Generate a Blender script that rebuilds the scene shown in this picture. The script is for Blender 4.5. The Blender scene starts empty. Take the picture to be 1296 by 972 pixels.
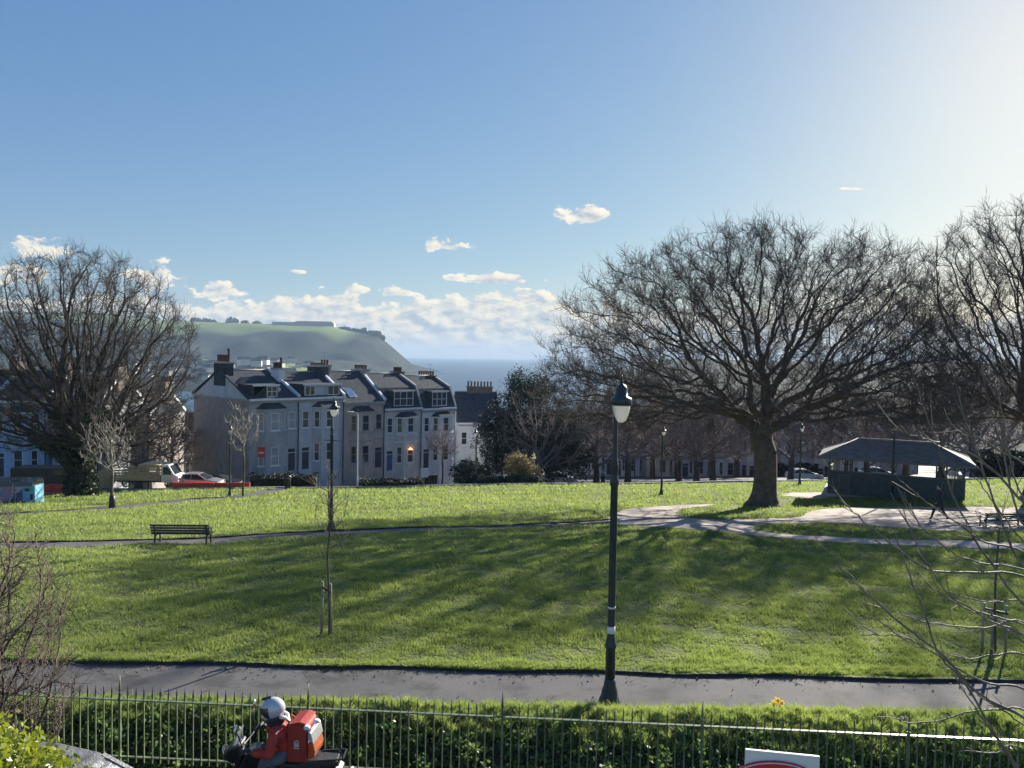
import bpy, math, random
import numpy as np
from mathutils import Vector, Matrix, Euler
from mathutils.geometry import delaunay_2d_cdt

random.seed(7)
HAZE = 1.4e-4
EXPO = 1.4
GRASS = 900000
BANK = 90000
TREE_DETAIL = 1.0
PI = math.pi
R = math.radians
sc = bpy.context.scene
col = sc.collection

# ------------------------------------------------------------------ camera
CAM = Vector((0, 0, 5.9))
F = 960.0
cam_rot = Euler((R(90 - 2.07), 0, 0)).to_matrix() @ Euler((0, 0, R(1.0))).to_matrix()
cd = bpy.data.cameras.new('camera')
cam = bpy.data.objects.new('camera', cd)
col.objects.link(cam)
cam.matrix_world = Matrix.Translation(CAM) @ cam_rot.to_4x4()
cd.sensor_width = 36
cd.lens = F / 1296 * 36
cd.clip_start = 0.1
cd.clip_end = 90000
sc.camera = cam

def ray(px, py):
    return cam_rot @ Vector(((px - 648) / F, -(py - 486) / F, -1))

def at(px, py, Y):
    "point of the place seen at a photo position, Y metres ahead"
    d = ray(px, py)
    return CAM + d * (Y / d.y)

# ------------------------------------------------------------------ terrain
_ty = [-60, 16, 22, 30, 41, 52, 66, 80, 90, 110, 130, 200, 420, 600]
_tz = [0, 0, -.25, -1.2, -2.6, -3.8, -5.3, -8.0, -9.4, -12.0, -14.6, -22, -48, -52]
_gy = np.arange(-60, 601, 1.0)
_gz = np.interp(_gy, _ty, _tz)
_k = np.exp(-0.5 * (np.arange(-9, 10) / 3.2) ** 2); _k /= _k.sum()
_gz = np.convolve(np.pad(_gz, 9, mode='edge'), _k, mode='valid')

def zt(X, Y):
    X = np.asarray(X, float); Y = np.asarray(Y, float)
    z = np.interp(Y, _gy, _gz)
    s = np.clip((Y - 20) / 40, 0, 1); s = s * s * (3 - 2 * s)
    z = z + 0.03 * np.clip(X, -60, 60) * s
    t = Y - (10.25 - .059 * X)      # the bank drops to the foot of the railings
    z = z - .42 * np.clip(t / .12, 0, 1) * np.clip((1.65 - t) / 1.4, 0, 1)
    m = np.clip((Y - 14.5) / 4, 0, 1)
    z = z + m * (0.035 * np.sin(X * .9 + 1.3 * np.sin(Y * .5)) * np.sin(Y * .8 + .6 * np.sin(X * .7)) + 0.05 * np.sin(X * .23 + Y * .31))
    return z

def zg(X, Y):
    return float(zt(X, Y))

def ground(px, py, dz=0.0):
    d = ray(px, py)
    a, b = 6.0, None
    y = 6.0
    while y < 400:
        p = CAM + d * (y / d.y)
        if p.z < zg(p.x, p.y) + dz:
            b = y; break
        a = y; y *= 1.02
    if b is None: b = 400
    for _ in range(30):
        m = (a + b) / 2
        p = CAM + d * (m / d.y)
        if p.z < zg(p.x, p.y) + dz: b = m
        else: a = m
    p = CAM + d * (b / d.y)
    return Vector((p.x, p.y, zg(p.x, p.y)))

def on(X, Y, dz=0.0):
    return Vector((X, Y, zg(X, Y) + dz))

# ------------------------------------------------------------------ tagging
def tag(o, label=None, cat=None, group=None, kind=None):
    if label: o['label'] = label
    if cat: o['category'] = cat
    if group: o['group'] = group
    if kind: o['kind'] = kind
    return o

def empty(name, loc, rz=0, label=None, cat=None, group=None):
    o = bpy.data.objects.new(name, None)
    col.objects.link(o)
    o.location = loc
    o.rotation_euler = (0, 0, rz)
    return tag(o, label, cat, group)

def link(name, me, parent=None, mats=None, loc=None, rot=None):
    o = bpy.data.objects.new(name, me)
    col.objects.link(o)
    if parent is not None: o.parent = parent
    if loc is not None: o.location = loc
    if rot is not None: o.rotation_euler = rot
    return o

_kids = {}
def copy_tree(o, parent=None):
    c = o.copy()
    col.objects.link(c)
    c.parent = parent
    for ch in list(o.children):
        copy_tree(ch, c)
    return c

# ------------------------------------------------------------------ mesh building
class MB:
    def __init__(s):
        s.v = []; s.f = []; s.m = []; s.mats = []; s.cur = 0; s.sm = []
    def mat(s, m):
        if m not in s.mats: s.mats.append(m)
        s.cur = s.mats.index(m); return s
    def add(s, vs, fs, smooth=False):
        o = len(s.v); s.v.extend([tuple(v) for v in vs])
        for f in fs:
            s.f.append([i + o for i in f]); s.m.append(s.cur); s.sm.append(smooth)
    def box(s, x0, x1, y0, y1, z0, z1):
        vs = [(x, y, z) for z in (z0, z1) for y in (y0, y1) for x in (x0, x1)]
        s.add(vs, [(0, 2, 3, 1), (4, 5, 7, 6), (0, 1, 5, 4), (2, 6, 7, 3), (0, 4, 6, 2), (1, 3, 7, 5)])
        return s
    def bar(s, a, b, w, h=None, up=(0, 0, 1)):
        "rectangular bar from a to b"
        h = h or w
        a = Vector(a); b = Vector(b); d = (b - a).normalized(); u = Vector(up)
        if abs(d.dot(u)) > .98: u = Vector((0, 1, 0))
        x = d.cross(u).normalized(); y = x.cross(d)
        vs = []
        for p in (a, b):
            for sx, sy in ((-1, -1), (1, -1), (1, 1), (-1, 1)):
                vs.append(p + x * sx * w / 2 + y * sy * h / 2)
        s.add(vs, [(0, 1, 2, 3), (7, 6, 5, 4), (0, 4, 5, 1), (1, 5, 6, 2), (2, 6, 7, 3), (3, 7, 4, 0)])
        return s
    def tube(s, pts, rads, k=8, cap=True):
        pts = [Vector(p) for p in pts]
        if not hasattr(rads, '__len__'): rads = [rads] * len(pts)
        base = len(s.v); vs = []
        prevx = None
        for i, p in enumerate(pts):
            d = (pts[min(i + 1, len(pts) - 1)] - pts[max(i - 1, 0)])
            d = d.normalized() if d.length > 1e-9 else Vector((0, 0, 1))
            if prevx is None:
                u = Vector((0, 0, 1)) if abs(d.z) < .9 else Vector((1, 0, 0))
                x = d.cross(u).normalized()
            else:
                x = (prevx - d * prevx.dot(d))
                x = x.normalized() if x.length > 1e-6 else d.orthogonal().normalized()
            prevx = x; y = d.cross(x)
            for j in range(k):
                a = 2 * PI * j / k
                vs.append(p + (x * math.cos(a) + y * math.sin(a)) * rads[i])
        fs = []
        for i in range(len(pts) - 1):
            for j in range(k):
                fs.append((i * k + j, i * k + (j + 1) % k, (i + 1) * k + (j + 1) % k, (i + 1) * k + j))
        s.add(vs, fs, True)
        if cap:
            s.f.append([base + j for j in range(k)][::-1]); s.m.append(s.cur); s.sm.append(False)
            n = base + (len(pts) - 1) * k
            s.f.append([n + j for j in range(k)]); s.m.append(s.cur); s.sm.append(False)
        return s
    def lathe(s, prof, k=16, c=(0, 0, 0)):
        "profile of (r,z) turned about z"
        vs = []; fs = []
        for r, z in prof:
            for j in range(k):
                a = 2 * PI * j / k
                vs.append((c[0] + r * math.cos(a), c[1] + r * math.sin(a), c[2] + z))
        for i in range(len(prof) - 1):
            for j in range(k):
                fs.append((i * k + j, i * k + (j + 1) % k, (i + 1) * k + (j + 1) % k, (i + 1) * k + j))
        s.add(vs, fs, True)
        b = len(s.v) - len(vs)
        s.f.append([b + j for j in range(k)][::-1]); s.m.append(s.cur); s.sm.append(False)
        n = b + (len(prof) - 1) * k
        s.f.append([n + j for j in range(k)]); s.m.append(s.cur); s.sm.append(False)
        return s
    def prism(s, poly, y0, y1, axis='y'):
        "polygon (a,z) extruded along y (or x)"
        n = len(poly)
        if axis == 'y':
            vs = [(p[0], y0, p[1]) for p in poly] + [(p[0], y1, p[1]) for p in poly]
        elif axis == 'x':
            vs = [(y0, p[0], p[1]) for p in poly] + [(y1, p[0], p[1]) for p in poly]
        else:
            vs = [(p[0], p[1], y0) for p in poly] + [(p[0], p[1], y1) for p in poly]
        fs = [list(range(n)), list(range(n, 2 * n))[::-1]]
        for i in range(n):
            j = (i + 1) % n
            fs.append((i, i + n, j + n, j))
        s.add(vs, fs)
        return s
    def mesh(s, name):
        me = bpy.data.meshes.new(name)
        me.from_pydata(s.v, [], s.f)
        for m in s.mats: me.materials.append(m)
        me.polygons.foreach_set('material_index', s.m)
        me.polygons.foreach_set('use_smooth', s.sm)
        import bmesh
        bm = bmesh.new(); bm.from_mesh(me)
        bmesh.ops.recalc_face_normals(bm, faces=bm.faces)
        bm.to_mesh(me); bm.free()
        me.update()
        return me
    def build(s, name, parent=None, loc=None, rot=None, bevel=0):
        o = link(name, s.mesh(name), parent, None, loc, rot)
        if bevel:
            b = o.modifiers.new('bevel', 'BEVEL'); b.width = bevel; b.segments = 2; b.limit_method = 'ANGLE'
        return o

def npmesh(name, V, Fs, mats, midx=None, smooth=False):
    "Fs: list of (M,k) index arrays"
    me = bpy.data.meshes.new(name)
    V = np.asarray(V, np.float32)
    me.vertices.add(len(V)); me.vertices.foreach_set('co', V.ravel())
    Fs = [f for f in Fs if len(f)]
    nl = sum(f.size for f in Fs); nf = sum(len(f) for f in Fs)
    me.loops.add(nl); me.polygons.add(nf)
    me.loops.foreach_set('vertex_index', np.concatenate([f.ravel() for f in Fs]).astype(np.int32))
    tot = np.concatenate([np.full(len(f), f.shape[1]) for f in Fs])
    st = np.concatenate([[0], np.cumsum(tot)[:-1]])
    me.polygons.foreach_set('loop_start', st.astype(np.int32))
    if midx is not None: me.polygons.foreach_set('material_index', np.asarray(midx, np.int32))
    me.polygons.foreach_set('use_smooth', np.full(nf, smooth))
    for m in mats: me.materials.append(m)
    me.update(calc_edges=True)
    return me

# ------------------------------------------------------------------ materials
def sset(node, **kw):
    for k, v in kw.items():
        node.inputs[k].default_value = v

def new_mat(name):
    m = bpy.data.materials.new(name); m.use_nodes = True
    nt = m.node_tree
    return m, nt, nt.nodes['Principled BSDF'], nt.nodes['Material Output']

def c4(c): return (c[0], c[1], c[2], 1)

def mat(name, c, rough=.7, var=.25, scale=3.0, bump=0.0, bscale=None, metal=0, spec=.5, c2=None, transl=0.0, obj_rand=0.0, coat=0, detail=6, streak=0):
    m, nt, p, out = new_mat(name)
    N = nt.nodes; L = nt.links
    tc = N.new('ShaderNodeTexCoord')
    ns = N.new('ShaderNodeTexNoise'); ns.inputs['Scale'].default_value = scale; ns.inputs['Detail'].default_value = detail
    L.new(tc.outputs['Object'], ns.inputs['Vector'])
    rp = N.new('ShaderNodeValToRGB')
    c2 = c2 or tuple(min(1, x * (1 + var)) for x in c)
    c1 = tuple(x * (1 - var) for x in c)
    rp.color_ramp.elements[0].position = .3; rp.color_ramp.elements[1].position = .7
    rp.color_ramp.elements[0].color = c4(c1); rp.color_ramp.elements[1].color = c4(c2)
    L.new(ns.outputs['Fac'], rp.inputs['Fac'])
    cs = rp.outputs['Color']
    if streak:
        mp = N.new('ShaderNodeMapping'); mp.inputs['Scale'].default_value = (2.2, 2.2, .28); L.new(tc.outputs['Object'], mp.inputs['Vector'])
        n3 = N.new('ShaderNodeTexNoise'); n3.inputs['Scale'].default_value = 1.6; n3.inputs['Detail'].default_value = 8; L.new(mp.outputs[0], n3.inputs['Vector'])
        m3 = N.new('ShaderNodeMapRange'); sset(m3, **{'From Min': .42, 'From Max': .68, 'To Min': 1.05, 'To Max': 1.05 - streak}); L.new(n3.outputs['Fac'], m3.inputs['Value'])
        v3 = N.new('ShaderNodeVectorMath'); v3.operation = 'SCALE'; L.new(cs, v3.inputs[0]); L.new(m3.outputs['Result'], v3.inputs['Scale']); cs = v3.outputs[0]
    if obj_rand:
        oi = N.new('ShaderNodeObjectInfo')
        hs = N.new('ShaderNodeHueSaturation')
        mr = N.new('ShaderNodeMapRange'); sset(mr, **{'To Min': 1 - obj_rand, 'To Max': 1 + obj_rand})
        L.new(oi.outputs['Random'], mr.inputs['Value']); L.new(mr.outputs['Result'], hs.inputs['Value'])
        L.new(cs, hs.inputs['Color']); cs = hs.outputs['Color']
    L.new(cs, p.inputs['Base Color'])
    sset(p, Roughness=rough, Metallic=metal)
    p.inputs['Specular IOR Level'].default_value = spec
    p.inputs['Coat Weight'].default_value = coat
    if bump:
        n2 = N.new('ShaderNodeTexNoise'); n2.inputs['Scale'].default_value = bscale or scale * 8; n2.inputs['Detail'].default_value = 5
        L.new(tc.outputs['Object'], n2.inputs['Vector'])
        b = N.new('ShaderNodeBump'); b.inputs['Strength'].default_value = bump; b.inputs['Distance'].default_value = .03
        L.new(n2.outputs['Fac'], b.inputs['Height']); L.new(b.outputs['Normal'], p.inputs['Normal'])
    if transl:
        t = N.new('ShaderNodeBsdfTranslucent'); mx = N.new('ShaderNodeMixShader')
        L.new(cs, t.inputs['Color'])
        mx.inputs['Fac'].default_value = transl
        L.new(p.outputs['BSDF'], mx.inputs[1]); L.new(t.outputs['BSDF'], mx.inputs[2])
        L.new(mx.outputs['Shader'], out.inputs['Surface'])
    return m

M = {}
M['iron'] = mat('painted iron', (.022, .035, .038), .45, .3, 5, .15)
M['fence_iron'] = mat('green painted railing iron', (.10, .14, .09), .42, .35, 6, .15, c2=(.20, .24, .14))
M['bark'] = mat('grey brown bark', (.11, .09, .075), .9, .4, 3, .6, 12, spec=.2)
M['bark_dark'] = mat('dark bark', (.105, .085, .072), .9, .4, 3, .6, 12, spec=.2)
M['twig_red'] = mat('reddish brown twigs', (.20, .16, .15), .85, .3, 1, spec=.2)
M['bark_pale'] = mat('pale smooth bark', (.17, .15, .125), .7, .4, 6, .3, 30, spec=.5)
M['slate'] = mat('slate roofing', (.05, .058, .072), .9, .3, 2.5, .5, 9, spec=.12)
M['wall_brown'] = mat('brown roughcast', (.33, .29, .275), .9, .18, 1.2, .4, 30, streak=.2)
M['wall_grey'] = mat('grey render', (.36, .38, .41), .85, .12, 1.0, .25, 20, streak=.2)
M['wall_mid'] = mat('pale grey render', (.48, .50, .54), .85, .12, 1.0, .25, 20, streak=.2)
M['wall_sand'] = mat('sandstone render', (.50, .41, .34), .85, .18, 1.0, .3, 20, streak=.2)
M['wall_cream'] = mat('cream render', (.60, .57, .52), .85, .1, 1.0, .2, 20, streak=.2)
M['wall_white'] = mat('white render', (.68, .69, .72), .8, .08, 1.0, .2, 20, streak=.2)
M['wall_blue'] = mat('light blue render', (.36, .50, .72), .85, .1, 1.0, .2, 20, streak=.2)
M['trim'] = mat('white painted trim', (.72, .73, .75), .6, .06, 2)
M['stone_trim'] = mat('grey stone trim', (.34, .33, .33), .8, .2, 2, .3, 15)
M['brick_ch'] = mat('sooty brick', (.13, .105, .095), .9, .3, 3, .5, 14)
M['pot'] = mat('sooty clay pots', (.085, .05, .042), .85, .35, 5)
M['door_dark'] = mat('dark painted door', (.04, .05, .07), .5, .2, 2)
M['door_blue'] = mat('blue painted door', (.05, .10, .22), .5, .2, 2)
M['tyre'] = mat('rubber', (.025, .025, .025), .85, .2, 4)
M['chrome'] = mat('bright metal', (.7, .7, .72), .18, .05, 4, metal=1)
M['red_plastic'] = mat('red plastic', (.55, .05, .04), .45, .15, 4)
M['wood_frame'] = mat('weathered tan timber', (.62, .46, .27), .8, .25, 5, .3)
M['stake'] = mat('weathered timber stakes', (.30, .27, .20), .85, .25, 7, .3)
M['white_paint'] = mat('white vehicle paint', (.75, .76, .78), .3, .04, 3, coat=.5)
M['silver_paint'] = mat('silver vehicle paint', (.42, .43, .45), .3, .05, 3, metal=.5, coat=.5)
M['maroon_paint'] = mat('maroon vehicle paint', (.10, .02, .035), .25, .08, 3, coat=.8)
M['black_paint'] = mat('black vehicle paint', (.02, .022, .025), .3, .1, 3, coat=.7)
M['brown_paint'] = mat('dark brown vehicle paint', (.05, .04, .035), .55, .2, 1.5)
M['blue_paint'] = mat('blue vehicle paint', (.05, .10, .22), .3, .1, 3, coat=.7)
M['black_plastic'] = mat('black plastic', (.025, .025, .028), .5, .2, 6)
M['bench'] = mat('dark stained bench wood', (.05, .042, .035), .6, .3, 6, .2)
M['lantern_hood'] = mat('lantern hood paint', (.025, .035, .04), .35, .2, 6)

def glass_mat(name, c=(.03, .035, .045), rough=.12):
    m, nt, p, out = new_mat(name)
    sset(p, Roughness=rough); p.inputs['Base Color'].default_value = c4(c); p.inputs['Specular IOR Level'].default_value = .8
    N = nt.nodes; L = nt.links
    tc = N.new('ShaderNodeTexCoord'); ns = N.new('ShaderNodeTexNoise'); ns.inputs['Scale'].default_value = .9
    L.new(tc.outputs['Object'], ns.inputs['Vector'])
    rp = N.new('ShaderNodeValToRGB'); rp.color_ramp.elements[0].color = c4(tuple(x * .6 for x in c)); rp.color_ramp.elements[1].color = c4(tuple(x * 2.2 for x in c))
    L.new(ns.outputs['Fac'], rp.inputs['Fac']); L.new(rp.outputs['Color'], p.inputs['Base Color'])
    return m
M['glass'] = glass_mat('window glass')
M['glass_net'] = glass_mat('window glass with net curtain', (.22, .24, .27), .3)
M['car_glass'] = glass_mat('vehicle glass', (.02, .025, .03), .05)

def bowl_mat():
    m, nt, p, out = new_mat('frosted lantern bowl')
    p.inputs['Base Color'].default_value = (.8, .8, .78, 1); sset(p, Roughness=.35)
    t = nt.nodes.new('ShaderNodeBsdfTranslucent'); t.inputs['Color'].default_value = (.9, .9, .88, 1)
    mx = nt.nodes.new('ShaderNodeMixShader'); mx.inputs['Fac'].default_value = .6
    nt.links.new(p.outputs['BSDF'], mx.inputs[1]); nt.links.new(t.outputs['BSDF'], mx.inputs[2])
    nt.links.new(mx.outputs['Shader'], out.inputs['Surface'])
    return m
M['bowl'] = bowl_mat()

def leaf_mat(name, c, cb, transl=.45, rough=.45, scale=1.5):
    "leaf with two tones, random per leaf through a coarse noise"
    m, nt, p, out = new_mat(name)
    N = nt.nodes; L = nt.links
    g = N.new('ShaderNodeNewGeometry'); rp = N.new('ShaderNodeValToRGB')
    rp.color_ramp.elements[0].color = c4(c); rp.color_ramp.elements[1].color = c4(cb)
    tc = N.new('ShaderNodeTexCoord'); ns = N.new('ShaderNodeTexNoise'); ns.inputs['Scale'].default_value = scale
    L.new(tc.outputs['Object'], ns.inputs['Vector'])
    ad = N.new('ShaderNodeMath'); ad.operation = 'MULTIPLY_ADD'; ad.inputs[1].default_value = .5; 
    L.new(g.outputs['Random Per Island'], ad.inputs[0])
    sb = N.new('ShaderNodeMath'); sb.operation = 'SUBTRACT'; L.new(ns.outputs['Fac'], sb.inputs[0]); sb.inputs[1].default_value = .25
    L.new(sb.outputs[0], ad.inputs[2])
    L.new(ad.outputs[0], rp.inputs['Fac']); L.new(rp.outputs['Color'], p.inputs['Base Color'])
    sset(p, Roughness=rough)
    t = N.new('ShaderNodeBsdfTranslucent'); mx = N.new('ShaderNodeMixShader'); mx.inputs['Fac'].default_value = transl
    hs = N.new('ShaderNodeHueSaturation'); sset(hs, Saturation=1.15, Value=1.5)
    L.new(rp.outputs['Color'], hs.inputs['Color']); L.new(hs.outputs['Color'], t.inputs['Color'])
    L.new(p.outputs['BSDF'], mx.inputs[1]); L.new(t.outputs['BSDF'], mx.inputs[2]); L.new(mx.outputs['Shader'], out.inputs['Surface'])
    return m
M['grass_blade'] = leaf_mat('grass blades', (.105, .15, .055), (.275, .322, .105), .55, .5, .45)
M['ivy'] = leaf_mat('bank leaves', (.03, .075, .035), (.15, .20, .055), .45, .5, 2)
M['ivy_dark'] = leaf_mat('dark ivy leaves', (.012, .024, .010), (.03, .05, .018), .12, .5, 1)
M['hedge_bright'] = leaf_mat('yellow green leaves', (.12, .16, .03), (.28, .30, .06), .35, .35, 3)
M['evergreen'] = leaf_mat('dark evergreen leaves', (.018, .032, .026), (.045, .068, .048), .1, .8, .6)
M['tan_leaf'] = leaf_mat('golden shrub leaves', (.12, .10, .05), (.26, .21, .11), .4, .5, 1)
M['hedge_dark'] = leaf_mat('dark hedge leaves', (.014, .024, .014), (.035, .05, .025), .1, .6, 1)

# ------------------------------------------------------------------ foliage and trees
def leaves(centers, size, rng, flat=0.0, aspect=.6, up=0.0):
    "one bent quad leaf at every centre"
    n = len(centers)
    d = rng.normal(size=(n, 3)); d[:, 2] = d[:, 2] * (1 - flat) + up
    d /= np.linalg.norm(d, axis=1)[:, None]
    e = rng.normal(size=(n, 3)); e -= (e * d).sum(1)[:, None] * d; e /= np.linalg.norm(e, axis=1)[:, None]
    s = size * rng.uniform(.6, 1.25, n)[:, None]
    a = centers - d * s * .5; b = centers + d * s * .5
    w = e * s * aspect * .5
    V = np.stack([a, centers + w, b, centers - w], 1).reshape(-1, 3)
    Fq = np.arange(4 * n).reshape(n, 4)
    return V, Fq

def clumped(rng, ell, nclump, nleaf, cr, shell=.75, zmin=-1):
    "clump centres through ellipsoids [(c,r)...] weighted to the skin, leaves round each clump"
    cs = []
    w = np.array([r[0] * r[1] + r[0] * r[2] + r[1] * r[2] for c, r in ell]); w = w / w.sum()
    for (c, r), k in zip(ell, rng.multinomial(nclump, w)):
        d = rng.normal(size=(k, 3)); d /= np.linalg.norm(d, axis=1)[:, None]
        d[:, 2] = np.where(d[:, 2] < zmin, -d[:, 2], d[:, 2])
        rad = shell + (1 - shell) * rng.random(k) ** .6
        rad *= 1 + .14 * np.sin(d[:, 0] * 5 + c[0]) * np.sin(d[:, 2] * 6 + c[1])
        cs.append(np.array(c) + d * rad[:, None] * np.array(r))
    cs = np.concatenate(cs)
    p = np.repeat(cs, nleaf, 0) + rng.normal(size=(len(cs) * nleaf, 3)) * cr * rng.uniform(.5, 1.2, len(cs)).repeat(nleaf)[:, None]
    return p

def colonize(rng, trunk, attr, step, infl, kill, maxit=200, tropism=(0, 0, 0.02), jit=.17):
    P = [np.array(p, float) for p in trunk]
    par = [-1] + list(range(len(trunk) - 1))
    attr = np.array(attr)
    nn = len(P); best = np.full(len(attr), 1e9); bi = np.zeros(len(attr), int)
    for i, p in enumerate(P):
        d = np.linalg.norm(attr - p, axis=1); m = d < best; best[m] = d[m]; bi[m] = i
    trop = np.array(tropism)
    grown = {}
    for it in range(maxit):
        if len(attr) == 0: break
        act = best < infl
        if not act.any():
            act = best <= best.min() + step
        idx = np.unique(bi[act]); 
        if len(idx) == 0: break
        Pa = np.array(P)
        dirs = attr[act] - Pa[bi[act]]
        dirs /= np.linalg.norm(dirs, axis=1)[:, None] + 1e-9
        acc = np.zeros((len(P), 3)); np.add.at(acc, bi[act], dirs)
        newp = []
        for i in idx:
            d = acc[i]; l = np.linalg.norm(d)
            if l < 1e-6: continue
            d = d / l + trop + rng.normal(size=3) * jit
            if par[i] >= 0:
                pd = Pa[i] - Pa[par[i]]; pd /= np.linalg.norm(pd) + 1e-9
                d = d + pd * .45
            d /= np.linalg.norm(d)
            q = Pa[i] + d * step
            if grown.get(i, 0) >= 3: 
                best[(bi == i) & act] = 1e9
                continue
            grown[i] = grown.get(i, 0) + 1
            newp.append(q); par.append(int(i)); P.append(q)
        if not newp: break
        Q = np.array(newp); base = len(P) - len(Q)
        D = np.linalg.norm(attr[:, None, :] - Q[None], axis=2)
        j = D.argmin(1); dm = D[np.arange(len(attr)), j]
        m = dm < best; best[m] = dm[m]; bi[m] = base + j[m]
        keep = best > kill
        attr = attr[keep]; best = best[keep]; bi = bi[keep]
    return np.array(P), np.array(par)

def tubes_from_nodes(P, par, rad, k_thick=8, k_thin=3, thin=.04):
    n = len(P)
    main = np.full(n, -1); br = np.zeros(n)
    for i in range(1, n):
        p = par[i]
        if p >= 0 and rad[i] > br[p]: br[p] = rad[i]; main[p] = i
    D = np.zeros((n, 3)); has = par >= 0
    D[has] = P[has] - P[par[has]]
    D /= np.linalg.norm(D, axis=1)[:, None] + 1e-9
    ND = D.copy()
    mm = main >= 0
    ND[mm] += D[main[mm]]
    ND /= np.linalg.norm(ND, axis=1)[:, None] + 1e-9
    c = np.nonzero(has)[0]; p = par[c]
    ismain = main[p] == c
    n0 = np.where(ismain[:, None], ND[p], D[c]); n1 = ND[c]
    r0 = np.where(ismain, rad[p], rad[c] * 1.12); r1 = rad[c]
    outV = []; outF = []; off = 0
    for sel, k in ((r1 >= thin, k_thick), (r1 < thin, k_thin)):
        if not sel.any(): continue
        A = P[p[sel]]; B = P[c[sel]]
        ref = np.array([0.31, 0.95, 0.05])
        def ring(C, Nn, rr):
            x = np.cross(Nn, ref); x /= np.linalg.norm(x, axis=1)[:, None] + 1e-9
            y = np.cross(Nn, x)
            a = np.arange(k) * 2 * PI / k
            return C[:, None] + (x[:, None] * np.cos(a)[None, :, None] + y[:, None] * np.sin(a)[None, :, None]) * rr[:, None, None]
        V0 = ring(A, n0[sel], r0[sel]); V1 = ring(B, n1[sel], r1[sel])
        m = len(A)
        V = np.concatenate([V0, V1], 1).reshape(-1, 3)
        b = (np.arange(m) * 2 * k)[:, None]; j = np.arange(k); j2 = (j + 1) % k
        Fq = np.stack([b + j, b + j2, b + k + j2, b + k + j], 2).reshape(-1, 4) + off
        outV.append(V); outF.append(Fq); off += len(V)
    return np.concatenate(outV), np.concatenate(outF)

def radii(P, par, tip, expo=2.3, rmax=None):
    n = len(P); acc = np.zeros(n)
    for i in range(n - 1, -1, -1):
        if acc[i] == 0: acc[i] = tip ** expo
        if par[i] >= 0: acc[par[i]] += acc[i]
    r = acc ** (1 / expo)
    if rmax: r = r * (1 if r.max() < rmax else 1); r = tip + (r - tip) * (rmax - tip) / (r.max() - tip)
    return r

def twigs(rng, P, par, rad, thr, per, length, rt, up=.25, segs=3):
    "fine twigs grown off every thin branch node"
    c = np.nonzero((rad < thr) & (par >= 0))[0]
    c = np.repeat(c, per)
    d = P[c] - P[par[c]]; d /= np.linalg.norm(d, axis=1)[:, None] + 1e-9
    d = d * .9 + rng.normal(size=d.shape) * .55 + np.array([0, 0, up]); d /= np.linalg.norm(d, axis=1)[:, None]
    start = P[par[c]] + (P[c] - P[par[c]]) * rng.random(len(c))[:, None]
    n0 = len(P); m = len(c)
    allP = [P]; allpar = [par]; allr = [rad]
    # the start node sits on the branch
    allP.append(start); allpar.append(np.full(m, -1)); allr.append(np.full(m, rt * 1.2))
    prev = np.arange(n0, n0 + m); pos = start; off = n0 + m
    L = length * rng.uniform(.5, 1.3, m)[:, None]
    for s in range(segs):
        d = d + rng.normal(size=d.shape) * .22 + np.array([0, 0, up * .4]); d /= np.linalg.norm(d, axis=1)[:, None]
        pos = pos + d * L / segs
        allP.append(pos); allpar.append(prev); allr.append(np.full(m, rt * (1 - .25 * s)))
        prev = np.arange(off, off + m); off += m
    return np.concatenate(allP), np.concatenate(allpar), np.concatenate(allr)

def split_tree(name, P, par, rad, trunk_n, loc, mats, parent_args, k_thick=8, thin=.035, tcut=None):
    "thing > trunk, crown"
    root = empty(name, loc, 0, *parent_args)
    # trunk = first trunk_n nodes
    tp = par[:trunk_n].copy()
    V, Fq = tubes_from_nodes(P[:trunk_n], tp, rad[:trunk_n], 14, 14, 0)
    me = npmesh('trunk', V, [Fq], [mats[0]], smooth=True); link('trunk', me, root)
    # crown: rest, its roots re-read from trunk nodes
    V, Fq = tubes_from_nodes(P, par, rad, k_thick, 3, thin)
    # drop faces belonging to trunk segments: rebuild with the trunk segments detached
    par2 = par.copy(); par2[:trunk_n] = -1
    V, Fq = tubes_from_nodes(P, par2, rad, k_thick, 3, thin)
    me = npmesh('crown', V, [Fq], [mats[1]], smooth=True); link('crown', me, root)
    return root
# ------------------------------------------------------------------ sun, sky, haze
SUN_AZ, SUN_EL = R(36), R(21.5)
sd = Vector((math.sin(SUN_AZ) * math.cos(SUN_EL), math.cos(SUN_AZ) * math.cos(SUN_EL), math.sin(SUN_EL)))
sl = bpy.data.lights.new('sun', 'SUN'); sl.energy = 5.0; sl.angle = R(.55); sl.color = (1, .93, .80)
so = bpy.data.objects.new('sun', sl); col.objects.link(so); so.rotation_euler = sd.to_track_quat('Z', 'Y').to_euler(); so.location = (60, 80, 60)

w = bpy.data.worlds.new('World'); sc.world = w; w.use_nodes = True
nt = w.node_tree; N = nt.nodes; L = nt.links
bg = N['Background']; bg.inputs['Strength'].default_value = .053
sky = N.new('ShaderNodeTexSky'); sky.sky_type = 'NISHITA'; sky.sun_disc = False
sky.sun_elevation = SUN_EL; sky.sun_rotation = SUN_AZ; sky.altitude = 50
sky.air_density = 1.0; sky.dust_density = .37; sky.ozone_density = 3.0
sks = N.new('ShaderNodeSeparateColor'); skg = N.new('ShaderNodeCombineColor'); L.new(sky.outputs['Color'], sks.inputs[0])
for i_, (k_, g_) in enumerate(((.80, .88), (1.12, .73), (2.22, .42))):
    a_ = N.new('ShaderNodeMath'); a_.operation = 'POWER'; a_.inputs[1].default_value = g_; L.new(sks.outputs[i_], a_.inputs[0])
    b_ = N.new('ShaderNodeMath'); b_.operation = 'MULTIPLY'; b_.inputs[1].default_value = k_; L.new(a_.outputs[0], b_.inputs[0]); L.new(b_.outputs[0], skg.inputs[i_])

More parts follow.
